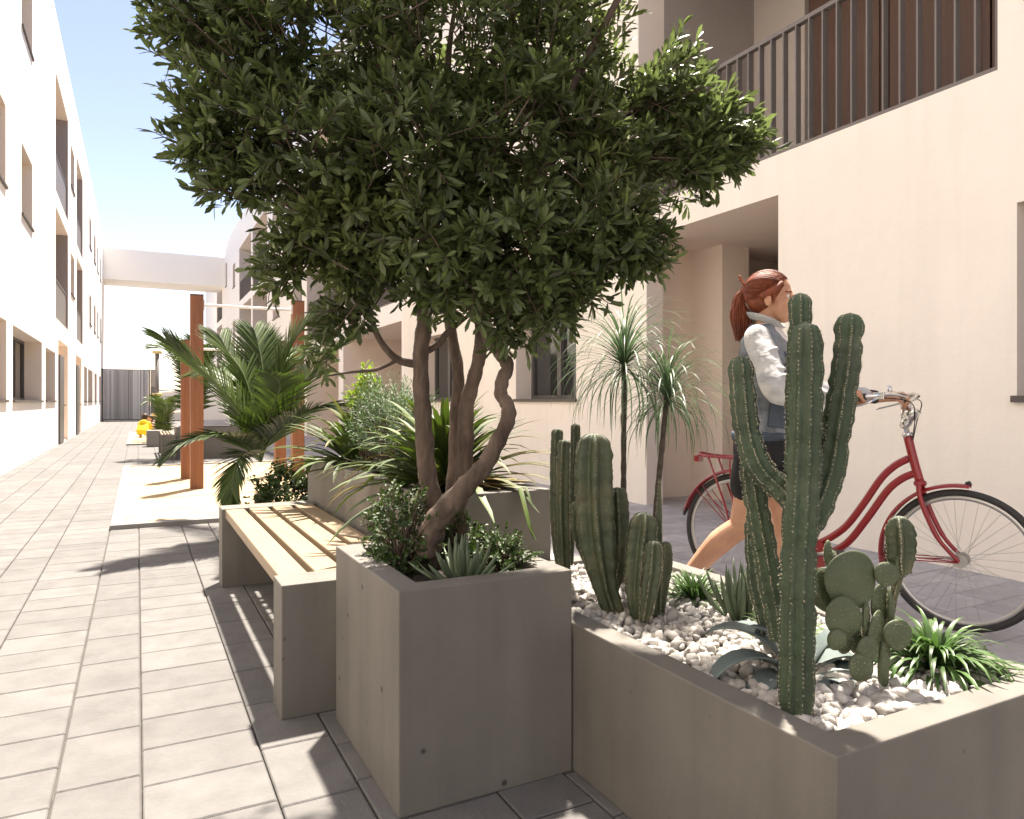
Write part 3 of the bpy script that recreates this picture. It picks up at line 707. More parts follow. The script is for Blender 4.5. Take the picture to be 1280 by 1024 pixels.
shrub('lime_shrub', 'lime green leafy shrub standing up among the bench planter plants', 'shrub', (1.16, 4.05, 1.12), .05, .05, .17, 46, .055, .009, M['lime'], tl=.07, nl=8, base=.68, up=1.2)
shrub('boxwood_shrub', 'glossy dark green shrub on the ground beyond the bench, under the palm', 'shrub', (.97, 5.45, .30), .22, .25, .29, 620, .032, .011, M['box'], tl=.09, nl=10, base=0)

# palm
def frond(parent, pts, n, L, wd, drop=.35, sweep=.55, prof=None, nrm=None, name='frond', sidew=1.):
    """feather frond: pts are the rachis; leaflets in two rows"""
    p = smoothpath(pts, 8); m = MB(); st = MB()
    st.tube(p, lerpl([.011, .008, .005, .002], len(p)), 6)
    tot = len(p)-1
    for i in range(n):
        f = .16+.84*i/(n-1); x = f*tot; k = min(int(x), tot-1); q = p[k].lerp(p[k+1], x-k); t = (p[k+1]-p[k]).normalized()
        sd = t.cross(nrm if nrm is not None else Vector((0, 0, 1)))
        if sd.length < .1: sd = Vector((1, 0, 0))
        sd.normalize(); up = sd.cross(t)
        l = L*(math.sin(math.pi*min(1, .22+f*.70))**.7)*random.uniform(.88, 1.08)
        for s in (-1, 1):
            d = (sd*s*sidew*(1-.35*f)+t*(sweep+.5*f)+up*random.uniform(.05, .28)); d.normalize()
            pts_ = [q.copy()]; c = q.copy()
            for z in range(4):
                c = c+d*(l/4); pts_.append(c.copy()); d = (d+Vector((0, 0, -drop*.28))).normalized()
            m.blade(pts_, [wd*.6, wd, wd*.9, wd*.6, wd*.08], fold=.35, side=(t-d*t.dot(d)).normalized() if (t-d*t.dot(d)).length > .05 else None)
    o = m.build(name, M['palm'], parent); st.build('stalk', M['palmstem'], o); return o
pb = Vector((.93, 6.25, 0)); D6 = 5.95
palm = thing('palm', 'young palm with long feathery arching fronds growing between the bench and the posts', 'palm', tuple(pb))
m = MB(); m.tube([pb, pb+Vector((-.02, 0, .15)), pb+Vector((-.03, 0, .34))], [.055, .065, .05], 12, jit=.12); m.build('trunk', M['fibre'], palm)
pc = (326, 577, D6)
FR = [([pc, (318,545,D6-.05), (280,490,D6-.25), (235,448,D6-.45), (208,425,D6-.6)], 62, .42),
      ([pc, (312,560,D6-.15), (285,545,D6-.4), (240,550,D6-.65), (206,573,D6-.8)], 58, .30),
      ([pc, (312,566,D6-.25), (300,572,D6-.5), (291,600,D6-.6), (290,632,D6-.62)], 50, .26),
      ([pc, (322,530,D6), (305,470,D6+.05), (285,440,D6+.1), (276,424,D6+.15)], 56, .40),
      ([pc, (335,530,D6), (350,470,D6+.05), (365,430,D6+.1), (390,395,D6+.2)], 60, .44),
      ([pc, (335,540,D6-.1), (370,490,D6-.2), (405,450,D6-.2), (430,430,D6-.2)], 58, .40),
      ([pc, (328,530,D6+.1), (330,480,D6+.2), (325,440,D6+.3), (318,415,D6+.4)], 56, .42),
      ([pc, (338,550,D6-.1), (375,520,D6-.3), (410,510,D6-.4), (440,530,D6-.5)], 52, .34),
      ([pc, (330,530,D6+.2), (345,470,D6+.5), (370,440,D6+.8), (400,440,D6+1.1)], 50, .38),
      ([pc, (320,535,D6+.2), (300,490,D6+.6), (270,465,D6+.9), (240,470,D6+1.1)], 50, .36),
      ([pc, (330,540,D6-.2), (345,500,D6-.5), (350,480,D6-.7), (340,470,D6-.9)], 50, .34)]
for pts, n, L in FR: frond(palm, [P(*q) for q in pts], int(n*1.35), L*1.0, .0100, drop=.34, sweep=.85)

# far feathery clump
def feather(label, c, n, H, seed, grp=None, L=.3):
    random.seed(seed); t = thing('feathery_palm', label, 'palm', c, grp)
    for i in range(n):
        az = i*2.4; h = Vector((math.cos(az), math.sin(az), 0)); sp = random.uniform(.15, .6)
        b = Vector(c)+h*.06; frond(t, [b, b+h*.15*sp+Vector((0, 0, H*.45)), b+h*.7*sp+Vector((0, 0, H*.85)), b+h*1.35*sp+Vector((0, 0, H*random.uniform(.8, 1.05)))], 26, L, .012, drop=.5)
    return t
feather('feathery green palm clump in the far planter behind the timber posts', (.98, 15.6, .55), 22, 1.75, 3, L=.42)
feather('smaller bluish feathery clump near the distant climbing pole', (.62, 21.8, .03), 12, 1.25, 4)
feather('leafy palm clump in the far planter, hidden partly by the near palm', (1.75, 15.7, .55), 14, 1.3, 5)

# ------------------------------------------------------------------ pebble planter
random.seed(11)
z3 = .405
m = MB(); pts = []
icos = bmesh.new(); bmesh.ops.create_icosphere(icos, subdivisions=2, radius=1); iv = [v.co.copy() for v in icos.verts]; ifc = [tuple(v.index for v in f.verts) for f in icos.faces]
x0, x1, y0, y1 = PL3[0]+.085, PL3[1]-.085, PL3[2]+.085, PL3[3]-.085
for i in range(3300):
    x = random.uniform(x0, x1); y = y0+(y1-y0)*random.random(); r = random.choice((.8, 1, 1, 1.25))*random.uniform(.0095, .0195)*(1.15 if y < 1.35 else 1)
    z = z3+random.uniform(-.004, .02)
    rot = Matrix.Rotation(random.uniform(0, 6.28), 3, Vector(rand_unit(1)[0])); s_ = Vector((r*random.uniform(.95, 1.45), r*random.uniform(.8, 1.1), r*random.uniform(.55, .85)))
    f1, f2, ph = random.uniform(1.5, 3), random.uniform(1.5, 3), random.uniform(0, 6)
    pl_ = [(Vector(rand_unit(1)[0]), random.uniform(.55, .85)) for _ in range(5)]
    vs = []
    for v in iv:
        v = v.copy()
        for n_, c_ in pl_:
            e_ = v.dot(n_)
            if e_ > c_: v -= n_*(e_-c_)
        k = 1+.13*math.sin(f1*v.x*2+ph)*math.cos(f2*v.y*2+ph)+.07*math.sin(5*v.z+ph)
        q = rot @ Vector((v.x*s_.x, v.y*s_.y, v.z*s_.z))*k; vs.append((x+q.x, y+q.y, z+q.z))
    m.add(vs, ifc, True)
tag(m.build('pebbles', M['pebble'], None, loc=(1.56, 1.75, z3)), 'white pebbles covering the low cactus planter', 'pebbles', kind='stuff')

def cactus_col(pts, rad, n=10, amp=.16, nv=60, seg=None, seed=0, lean=0):
    """ribbed column along a path with a rounded tip; returns body MB and spine MB"""
    rs = random.Random(seed); p = smoothpath(pts, 6); L = sum((p[i+1]-p[i]).length for i in range(len(p)-1))
    # resample evenly
    ns = nv; out = []; acc = [0]
    for i in range(len(p)-1): acc.append(acc[-1]+(p[i+1]-p[i]).length)
    for k in range(ns+1):
        x = L*k/ns; i = 0
        while i < len(acc)-2 and acc[i+1] < x: i += 1
        f = (x-acc[i])/max(1e-9, acc[i+1]-acc[i]); out.append(p[i].lerp(p[i+1], f))
    rr = lerpl(rad, ns+1); tip = rad[-1]; fin = []
    for k, r in enumerate(rr):
        x = L*k/ns; d = L-x; tr_ = max(rr[k], 1e-4)
        if d < tr_*1.2: r = r*math.sqrt(max(0, 1-(1-d/(tr_*1.2))**2))
        r *= 1+.03*math.sin(k*.9+seed)+rs.uniform(-.012, .012)
        if seg: r *= 1-.10*max(0, math.cos(2*math.pi*(x/seg+seed*.13)))**6
        fin.append(max(r, .0006))
    body = MB(); sp = MB(); NN = n*6; vs = []; up = Vector((1, 0, 0)); frames = []
    for i, q in enumerate(out):
        t = (out[min(i+1, ns)]-out[max(i-1, 0)]).normalized(); a = (up-t*up.dot(t)).normalized(); b = t.cross(a); up = a
        for k in range(NN):
            th = 2*math.pi*k/NN; w = math.cos(n*th+lean*i*.02); cr = 1+amp*(w if w > 0 else w*1.05)+.5*amp*max(0, w)**3+rs.uniform(-.012, .012)
            vs.append(q+(a*math.cos(th)+b*math.sin(th))*fin[i]*cr)
        frames.append((q, a, b, t))
    from mathutils import noise as mn
    for q_ in range(len(vs)):
        i = q_//NN; c0 = out[i]; dv = vs[q_]-c0; nz = mn.noise(vs[q_]*38)*.07+mn.noise(vs[q_]*110)*.045; vs[q_] = c0+dv*(1+nz)
    fs = []
    for i in range(ns):
        for k in range(NN): l = (k+1) % NN; fs.append((i*NN+k, i*NN+l, (i+1)*NN+l, (i+1)*NN+k))
    fs.append(tuple(reversed(range(NN)))); fs.append(tuple(ns*NN+k for k in range(NN)))
    body.add(vs, fs, True)
    for i in range(1, ns):
        if fin[i] < .25*max(rad): continue
        q, a, b, t = frames[i]
        for k in range(n):
            if rs.random() < .30: continue
            th = (2*math.pi*k-lean*i*.02)/n; d = a*math.cos(th)+b*math.sin(th); o = q+d*fin[i]*(1+amp*1.45)
            for s in range(3):
                e = o+(d*.6+t*rs.uniform(-.9, .9)+d.cross(t)*rs.uniform(-.9, .9)).normalized()*rs.uniform(.0025, .0060)
                sdv = d.cross(t)*.0007; sp.add([o+sdv, o-sdv, o+t*.0009, e], [(0, 1, 3), (1, 2, 3), (2, 0, 3)], False)
    return body, sp
def merge(dst, src): dst.add(src.v, src.f, True)
def cactus(name, label, loc, cols, matl, group=None, **kw):
    t = thing(name, label, 'cactus', loc, group)
    for i, (pts, rad, n, part) in enumerate(cols):
        b, s = cactus_col(pts, rad, n, seed=i+len(cols), **kw); o = b.build(part, matl, t); s.build('spines', M['spine'], o)
    return t
dm = 1.56
cactus('columnar_cactus', 'tallest ribbed columnar cactus with raised arms in the front of the pebble planter', tuple(P(995, 893, dm)), [
    ([P(995,900,dm), P(996,800,dm), P(998,700,dm), P(1003,600,dm), P(1006,500,dm), P(1007,402,dm)], [0.0320, 0.0328, 0.0320, 0.0320, 0.0320, 0.0320, 0.0296], 9, 'stem'),
    ([P(1002,600,dm+.07), P(998,500,dm+.09), P(1000,440,dm+.09), P(1000,366,dm+.09)], [0.0240, 0.0248, 0.0240, 0.0248, 0.0220, 0.0216], 8, 'arm'),
    ([P(1002,668,dm+.03), P(1018,640,dm+.04), P(1036,590,dm+.05), P(1048,520,dm+.05), P(1058,455,dm+.05), P(1063,391,dm+.05)], [0.0256, 0.0288, 0.0296, 0.0280, 0.0272, 0.0264, 0.0248, 0.0280], 8, 'arm'),
    ([P(1000,640,dm+.02), P(975,610,dm+.03), P(948,582,dm+.03), P(934,540,dm+.04), P(928,490,dm+.04), P(925,445,dm+.04)], [0.0192, 0.0216, 0.0240, 0.0240, 0.0240, 0.0240, 0.0232], 8, 'arm'),
    ([P(978,800,dm+.12), P(966,740,dm+.13), P(955,680,dm+.13), P(944,620,dm+.12), P(936,570,dm+.10)], [0.0224, 0.0240, 0.0232, 0.0224, 0.0200], 8, 'arm'),
    ([P(962,790,dm+.30), P(948,730,dm+.3), P(943,680,dm+.3), P(942,640,dm+.28)], [0.0208, 0.0216, 0.0208, 0.0176], 8, 'arm'),
], M['cactus'], amp=.13, nv=90, seg=.115)
d2 = 2.33
cactus('columnar_cactus', 'wide paddle-shaped ribbed cactus in the middle of the left cactus group', tuple(P(760, 765, d2)), [
    ([P(768,768,d2), P(757,735,d2), P(748,690,d2), P(743,640,d2), P(742,590,d2), P(743,541,d2)], [0.0264, 0.0310, 0.0422, 0.0469, 0.0462, 0.0455, 0.0422], 6, 'stem'),
    ([P(764,745,d2+.06), P(771,710,d2+.08), P(773,670,d2+.08), P(771,609,d2+.08)], [0.0132, 0.0238, 0.0290, 0.0290, 0.0264], 6, 'arm'),
    ([P(752,750,d2+.10), P(738,710,d2+.14), P(725,665,d2+.16), P(724,625,d2+.16)], [0.0092, 0.0132, 0.0211, 0.0185], 6, 'arm'),
], M['cactus_b'], amp=.30, nv=70)
d3 = 2.62
cactus('columnar_cactus', 'slim upright triple cactus at the left back corner of the pebble planter', tuple(P(706, 712, d3)), [
    ([P(704,716,d3), P(699,690,d3), P(696,640,d3), P(697,535,d3)], [0.0132, 0.0156, 0.0174, 0.0174, 0.0162], 5, 'stem'),
    ([P(708,730,d3-.1), P(706,690,d3-.1), P(704,620,d3-.1), P(706,549,d3-.1)], [0.0132, 0.0162, 0.0174, 0.0174, 0.0156], 5, 'arm'),
    ([P(712,706,d3+.05), P(715,640,d3+.05), P(719,580,d3+.05), P(720,529,d3+.05)], [0.0108, 0.0132, 0.0138, 0.0138, 0.0132], 5, 'arm'),
], M['cactus_b'], amp=.32, nv=70)
d4 = 2.24
cactus('columnar_cactus', 'shortest cluster of ribbed cacti with one slim spike, right of the wide paddle cactus', tuple(P(800, 775, d4)), [
    ([P(798,780,d4), P(797,740,d4), P(800,695,d4), P(806,640,d4)], [0.0150, 0.0286, 0.0340, 0.0333, 0.0286], 6, 'stem'),
    ([P(806,776,d4-.05), P(812,740,d4-.06), P(817,705,d4-.06), P(818,676,d4-.06)], [0.0109, 0.0177, 0.0204, 0.0177], 5, 'arm'),
    ([P(826,765,d4+.05), P(828,735,d4+.05), P(832,705,d4+.05), P(832,677,d4+.05)], [0.0095, 0.0150, 0.0177, 0.0156], 5, 'arm'),
    ([P(822,770,d4+.02), P(824,700,d4+.02), P(824,650,d4+.02), P(825,600,d4+.02)], [0.0082, 0.0095, 0.0092, 0.0082, 0.0024], 4, 'spike'),
], M['cactus_b'], amp=.30, nv=60)

# prickly pear
def prickly(label, base, pads, group=None):
    t = thing('prickly_pear', label, 'cactus', tuple(base), group)
    for i, (c, rx, rz, th, tilt, yaw) in enumerate(pads):
        Mx = Matrix.Rotation(R(-YAW+yaw), 3, 'Z') @ Matrix.Rotation(R(tilt), 3, 'Y')
        m = MB(); nu, nv = 28, 18; vs = []
        for a in range(nv+1):
            ph = math.pi*a/nv
            for b in range(nu):
                the = 2*math.pi*b/nu; s_ = math.sin(ph); z = math.cos(ph); w = rx*(1+.14*z)
                q = Vector((w*s_*math.cos(the), th*s_*math.sin(the)*(1+.2*abs(s_)), rz*z)); vs.append(Vector(c)+Mx @ q)
        fs = []
        for a in range(nv):
            for b in range(nu): l = (b+1) % nu; fs.append((a*nu+b, (a+1)*nu+b, (a+1)*nu+l, a*nu+l))
        m.add(vs, fs, True); o = m.build('pad', M['pad'], t)
        s = MB()
        for k in range(46):
            u, v = random.uniform(-1, 1), random.uniform(-1, 1)
            if u*u+v*v > .95: continue
            for sg in (-1, 1):
                q = Vector(c)+Mx @ Vector((rx*u, sg*th*math.sqrt(max(0, 1-u*u-v*v))*1.15, rz*v)); dq = Mx @ Vector((0, sg*.002, .0005))
                s.tube([q-dq*.3, q+dq], [.0007, .0003], 4, caps=False)
        s.build('spines', M['spine'], o)
    return t
dp = 1.72
def pd(x, y, d, w, h, tilt=0, yaw=0, th=.008): k = 1.14*d/F; return (P(x, y, d), w*k/2, h*k/2, th, tilt, yaw)
prickly('branching prickly pear with round flat pads, right of the tall columnar cactus', P(1062, 852, dp), [
    pd(1104, 838, dp, 14, 66, 0, 40, .010), pd(1064,726,dp,62,66,-22,10), pd(1043,720,dp+.03,30,52,-30,45), pd(1054,772,dp-.02,46,42,55,5), pd(1036,740,dp+.06,54,42,60,-20),
    pd(1094,795,dp,34,58,28,40), pd(1082,775,dp+.02,40,48,-10,60), pd(1122,794,dp-.01,32,34,0,0), pd(1113,762,dp+.03,18,50,0,60), pd(1076,835,dp-.05,36,30,40,20), pd(1056,803,dp,22,26,10,10), pd(1070,800,dp+.03,26,30,0,30), pd(1030,735,dp+.05,24,44,-20,30), pd(1100,756,dp+.04,26,46,5,20), pd(1046,800,dp-.03,22,24,30,0), pd(1085,812,dp-.04,26,30,-35,15), pd(1035,692,dp+.02,11,30,0,40), pd(1041,703,dp+.02,14,26,10,60), pd(1108,718,dp,28,27,10,0), pd(1130,704,dp+.02,30,36,40,30)])
d5 = 1.74
t = cactus('ribbed_cactus', 'short ribbed cactus segment rising above the prickly pear in front of the bicycle wheel', tuple(P(1126, 710, d5)), [
    ([P(1127,716,d5), P(1126,700,d5), P(1126,675,d5), P(1123,645,d5)], [0.0154, 0.0217, 0.0238, 0.0231, 0.0182], 5, 'stem'),
    ([P(1104,850,d5+.02), P(1108,800,d5+.03), P(1116,750,d5+.01), P(1126,712,d5)], [0.0084, 0.0077, 0.0070, 0.0070], 5, 'stalk')], M['cactus_b'], amp=.30, nv=50)

# agave, spider plants, finger succulents in the pebbles
random.seed(21)
def agave(label, c, leaves):
    t = thing('agave', label, 'agave', tuple(c))
    for (az, el, L, W, dr) in leaves:
        h = Vector((math.cos(R(az)), math.sin(R(az)), 0)); p = Vector(c)+h*.012; e = R(el); pts = [p.copy()]
        for s in range(10): p = p+(h*math.cos(e)+Vector((0, 0, 1))*math.sin(e))*(L/10); pts.append(p.copy()); e -= dr*(.4+s*.12)*.16
        m = MB(); m.blade(pts, [W*q for q in lerpl([.55, .75, .95, 1.05, 1., .85, .55, .05], 11)], fold=.38); o = m.build('leaf', M['agave'], t)
        sm = o.modifiers.new('thick', 'SOLIDIFY'); sm.thickness = .004; sm.offset = 0
    return t
ag = G(1000, 862, .40)
ag = Vector((1.475, 1.275, .40))
agave('blue-grey agave with broad curved leaves around the foot of the tall cactus', ag, [(az, el, L, W, dr) for az, el, L, W, dr in
      [(168, 42, .30, .031, 1.5), (190, 26, .25, .034, 1.5), (215, 12, .19, .036, 1.2), (140, 60, .27, .030, 1.2), (110, 62, .24, .028, 1.3), (70, 50, .22, .028, 1.4), (20, 42, .24, .030, 1.5), (-15, 40, .24, .030, 1.6), (-40, 30, .24, .032, 1.5), (-70, 24, .20, .034, 1.4), (-105, 18, .17, .034, 1.2), (-20, 66, .22, .028, 1.), (240, 30, .18, .034, 1.3), (160, 75, .2, .026, .9), (265, 12, .15, .034, 1.)]])
gg = 'spider plants in the pebbles'
rosette('spider_plant', 'biggest dark green grassy rosette in the right corner of the pebble planter', 'plant', (1.80, 1.13, .41), 190, .215, .0078, M['grass'], elev=(5, 88), droop=1.0, segs=7, group=gg, prof=[.9, 1, 1, .9, .75, .45, .04], r0=.012, rim=(1.89, 1.97, .8, 1.6, .44))
rosette('spider_plant', 'round dark green grassy rosette beside the walking woman\'s rear foot', 'plant', tuple(G(868, 757, .40)), 170, .165, .0058, M['grass'], elev=(5, 88), droop=.8, segs=6, group=gg, prof=[.9, 1, 1, .9, .75, .45, .04])
rosette('spider_plant', 'grassy rosette half hidden behind the tall cactus stem', 'plant', (1.64, 1.46, .40), 120, .16, .0060, M['grass'], elev=(10, 88), droop=.8, segs=6, group=gg, prof=[.9, 1, 1, .9, .75, .45, .04])
fingers('succulent', 'dark green upright finger-leaved succulent left of the tall cactus base', 'succulent', tuple(G(928, 778, .40)), 34, .175, .0088, M['finger'], elev=(45, 88))

# tufted dracaenas
def drac(label, base, top, lean, n, L):
    t = thing('tufted_dracaena', label, 'dracaena', tuple(base), 'tufted dracaenas in the pebbles')
    p = smoothpath([base, base.lerp(top, .5)+lean, top], 14); m = MB()
    m.tube(p, [.0115*(1+.10*math.sin(i*2.6)) *(1-.25*i/len(p)) for i in range(len(p))], 10); m.build('stem', M['stem'], t)
    m = MB()
    for i in range(n):
        f = (i+.5)/n; az = i*2.39996+random.uniform(-.2, .2); el = R(-30+118*f**.8); h = Vector((math.cos(az), math.sin(az), 0)); q = Vector(top)-Vector((0, 0, .03*(1-f))); e = el; l = L*random.uniform(.75, 1.15); pts = [q.copy()]
        dr = random.uniform(.75, 1.25)
        for s in range(11):
            q = q+(h*math.cos(e)+Vector((0, 0, 1))*math.sin(e))*(l/11); pts.append(q.copy()); e -= dr*.165*(.5+.13*s); e = max(e, -1.5)
        m.blade(pts, [.0030*k for k in lerpl([.8, 1, 1, .9, .8, .7, .5, .1], 12)], fold=.25)
    m.build('leaves', M['drac'], t); return t
drac('taller thin-stemmed dracaena with a drooping tuft, in front of the wall window', P(779, 738, 2.62), P(780, 452, 2.62), Vector((0, 0, 0)), 190, .35)
drac('shorter leaning dracaena with a drooping tuft, in front of the passage', P(812, 745, 2.46), P(834, 492, 2.50), Vector((-.004, 0, 0)), 170, .29)
#MARK_FIG

# ------------------------------------------------------------------ bicycle
BD = Vector((.34, -.94, 0)).normalized(); hub = P(1201.5, 700, 3.45); BO = Vector((hub.x, hub.y, 0))-BD*1.12
BRZ = math.atan2(BD.y, BD.x)
bk = thing('bicycle', 'red step-through city bicycle with mudguards and rear rack, pushed along the cream wall', 'bicycle', tuple(BO), rz=BRZ)
def part(m, nm, mt, par=None): return m.build(nm, mt, par or bk, local=True)
def wheel(cx, rot):
    t = MB(); Rw = .3235
    t.tube([(cx+Rw*math.cos(a), 0, .34+Rw*math.sin(a)) for a in [2*math.pi*i/72 for i in range(72)]], .0165, 12, closed=True); w = part(t, 'wheel', M['tyre'])
    r = MB(); r.tube([(cx+.300*math.cos(a), 0, .34+.300*math.sin(a)) for a in [2*math.pi*i/72 for i in range(72)]], .0105, 8, closed=True, flat=(1.2, 1)); part(r, 'rim', M['alu'], w)
    s = MB()
    for k in range(36):
        a = 2*math.pi*k/36+rot; b = a+(.9 if k % 4 < 2 else -.9)*.75; y = .032 if k % 2 else -.032
        s.tube([(cx+.026*math.cos(b), y, .34+.026*math.sin(b)), (cx+.293*math.cos(a), 0, .34+.293*math.sin(a))], .0011, 4, caps=False)
    part(s, 'spokes', M['alu'], w)
    h = MB(); h.tube([(cx, -.052, .34), (cx, .052, .34)], .011, 12); h.tube([(cx, -.036, .34), (cx, -.031, .34)], .033, 20); h.tube([(cx, .031, .34), (cx, .036, .34)], .033, 20); h.tube([(cx, -.03, .34), (cx, .03, .34)], .018, 16)
    part(h, 'hub', M['alu'], w)
wheel(0, 0); wheel(1.12, .1)
fr = MB()
def tb(pts, r, n=12, mb=None, flat=None): (mb or fr).tube(smoothpath([Vector(p) for p in pts], 6), r, n, flat=flat)
tb([(.889,0,.925),(.915,0,.81),(.942,0,.707)], .0215)
tb([(.893,0,.815),(.83,0,.775),(.765,0,.705),(.683,0,.571),(.60,0,.448),(.52,0,.375),(.45,0,.33)], .0185)
tb([(.918,0,.742),(.86,0,.71),(.795,0,.645),(.70,0,.495),(.61,0,.365),(.53,0,.30),(.46,0,.275)], .0185)
tb([(.44,0,.28),(.40,0,.45),(.355,0,.66),(.345,0,.72)], .0165)
tb([(.45,0,.33),(.42,0,.36),(.405,0,.42)], .0185)
for s in (-1, 1):
    tb([(0,s*.05,.34),(.2,s*.05,.315),(.42,s*.03,.285)], .009); tb([(0,s*.05,.34),(.17,s*.045,.52),(.36,s*.02,.66)], .0085)
fr.tube([(.44,-.035,.28),(.44,.035,.28)], .024, 14)
part(fr, 'frame', M['red'])
fk = MB()
for s in (-1, 1): tb([(.945,s*.030,.69),(.955,s*.045,.63),(.99,s*.048,.53),(1.04,s*.05,.43),(1.12,s*.05,.34)], [.0125]*6+[.0125]*6+[.012]*6+[.010]*7, 10, fk)
fk.ball((.945, 0, .695), .03, .045, .02, 12, 8); part(fk, 'fork', M['red'])
def guard(cx, a0, a1, rad, nm, flare=None):
    m = MB(); n = 40; vs = []; fs = []
    for i in range(n+1):
        a = R(a0+(a1-a0)*i/n); rr = rad
        for k in range(7):
            th = -1.25+2.5*k/6; y = .031*math.sin(th)/math.sin(1.25); rad_ = rr-.016*(1-math.cos(th))/(1-math.cos(1.25))
            vs.append((cx+rad_*math.cos(a), y, .34+rad_*math.sin(a)))
    for i in range(n):
        for k in range(6): fs.append((i*7+k, (i+1)*7+k, (i+1)*7+k+1, i*7+k+1))
    m.add(vs, fs); o = part(m, nm, M['red']); sm = o.modifiers.new('t', 'SOLIDIFY'); sm.thickness = .002
guard(1.12, 84, 200, .365, 'mudguard'); guard(0, 25, 165, .365, 'mudguard')
m = MB(); m.tube([(1.14,0,.703),(1.16,0,.712)], .012, 8); m.tube([(-.345,0,.44),(-.36,0,.40)], [.016,.008], 8); part(m, 'mudguard_tip', M['black'])
for s in (-1, 1):
    for q in ([(1.12,s*.052,.34),(.775,s*.028,.325)], [(1.12,s*.052,.335),(.773,s*.028,.305)], [(0,s*.052,.34),(-.26,s*.03,.57)], [(0,s*.052,.34),(-.22,s*.03,.60)]):
        m = MB(); m.tube(q, .0032, 6); part(m, 'mudguard_stay', M['red'])
m = MB()
for s in (-1, 1):
    m.tube([(.16,s*.02,.765),(.10,s*.055,.77),(-.19,s*.06,.775),(-.235,s*.035,.785),(-.245,0,.79)], .0075, 8)
    m.tube([(-.02,s*.055,.34),(-.06,s*.058,.50),(-.165,s*.06,.77)], .0065, 8); m.tube([(.0,s*.055,.36),(-.03,s*.058,.72),(-.03,s*.058,.765)], .005, 6)
    m.tube([(-.09,s*.02,.772),(.12,s*.02,.768)], .004, 6)
for x in (-.16, -.05, .08): m.tube([(x,-.056,.773),(x,.056,.773)], .005, 6)
part(m, 'rear_rack', M['red'])
m = MB(); m.box(-.275, -.245, -.035, .035, .735, .775); bevel(part(m, 'rear_light', M['red']), .006)
# saddle
m = MB(); m.tube([(.345,0,.72),(.335,0,.80)], .0135, 10); sp_ = part(m, 'seat_post', M['chrome'])
m = MB(); m.loft([((.20,0,.835),(0,.05,0),(0,0,.02)), ((.215,0,.84),(0,.09,0),(0,0,.035)), ((.27,0,.84),(0,.10,0),(0,0,.042)), ((.33,0,.84),(0,.065,0),(0,0,.036)), ((.40,0,.843),(0,.032,0),(0,0,.028)), ((.455,0,.845),(0,.022,0),(0,0,.02)), ((.47,0,.845),(0,.008,0),(0,0,.01))])
part(m, 'saddle', M['black'])
# crank, chain guard
m = MB(); m.tube([(.30,-.048,.30),(.44,-.048,.28)], .001, 4)
m = MB(); m.tube([(.44,-.052,.28),(.44,-.045,.28)], .085, 28); m.tube([(.44,-.048,.28+.0),(.0,-.044,.34)], [.062,.045], 16, flat=(1, .09)); part(m, 'chain_guard', M['red'])
m = MB(); m.tube([(.44,-.062,.28),(.60,-.068,.315)], [.012,.009], 10); m.tube([(.44,.062,.28),(.28,.068,.245)], [.012,.009], 10); m.tube([(.44,-.07,.28),(.44,.07,.28)], .009, 10); cr = part(m, 'crank', M['alu'])
for (x, y, z) in ((.60,-.12,.315),(.28,.12,.245)):
    m = MB(); m.box(x-.045, x+.045, y-.045, y+.045, z-.012, z+.012); m.tube([(x,y,z),(x,y*.55,z)], .006, 8); bevel(part(m, 'pedal', M['black'], cr), .004)
# handlebar, stem, lamp
m = MB(); m.tube([(.889,0,.925),(.886,0,.945)], .023, 16); m.tube([(.886,0,.945),(.868,0,1.03),(.872,0,1.085)], .0125, 12); m.tube([(.872,-.022,1.088),(.872,.022,1.088)], .019, 12)
m.tube([(.868,0,1.06),(.895,0,1.09)], .016, 10); part(m, 'stem', M['chrome'])
hb = MB(); hb.tube(smoothpath([(.655,-.275,1.108),(.74,-.275,1.118),(.81,-.262,1.128),(.865,-.21,1.136),(.905,-.12,1.125),(.875,-.04,1.095),(.872,0,1.09),(.875,.04,1.095),(.905,.12,1.125),(.865,.21,1.136),(.81,.262,1.128),(.74,.275,1.118),(.655,.275,1.108)], 7), .0112, 12)
hbo = part(hb, 'handlebar', M['chrome'])
for s in (-1, 1):
    m = MB(); m.tube([(.65,s*.275,1.106),(.775,s*.273,1.124)], .0165, 12); part(m, 'grip', M['black'], hbo)
    m = MB(); m.tube(smoothpath([(.83,s*.245,1.125),(.80,s*.285,1.10),(.76,s*.29,1.084),(.66,s*.29,1.058)], 5), .0055, 8); m.box(.80, .85, s*.245-.014, s*.245+.014, 1.110, 1.144); bevel(part(m, 'brake_lever', M['chrome'], hbo), .003)
    m = MB(); m.tube(smoothpath([(.81,s*.25,1.11),(.87,s*.20,1.115),(.93,s*.09,1.09),(.925,s*.02,1.0),(.905,s*.012,.88)], 7), .0026, 6); part(m, 'cable', M['black'], hbo)
m = MB(); m.tube([(.85,-.20,1.155),(.87,-.195,1.16)], .020, 14); part(m, 'bell', M['chrome'], hbo)
Ml = Matrix.Rotation(R(28), 3, 'Y'); m = MB()
def lring(x, hw, hh): return (Vector((.893, 0, 1.015))+Ml @ Vector((0, 0, x)), Ml @ Vector((hh, 0, 0)), Vector((0, hw, 0)))
m.loft([lring(-.055, .014, .012), lring(-.05, .022, .02), lring(-.02, .030, .028), lring(.0, .026, .025), lring(.006, .036, .034), lring(.05, .040, .037), lring(.056, .036, .033)]); m.box(.862, .895, -.010, .010, .985, 1.03)
part(m, 'front_lamp', M['chrome'])

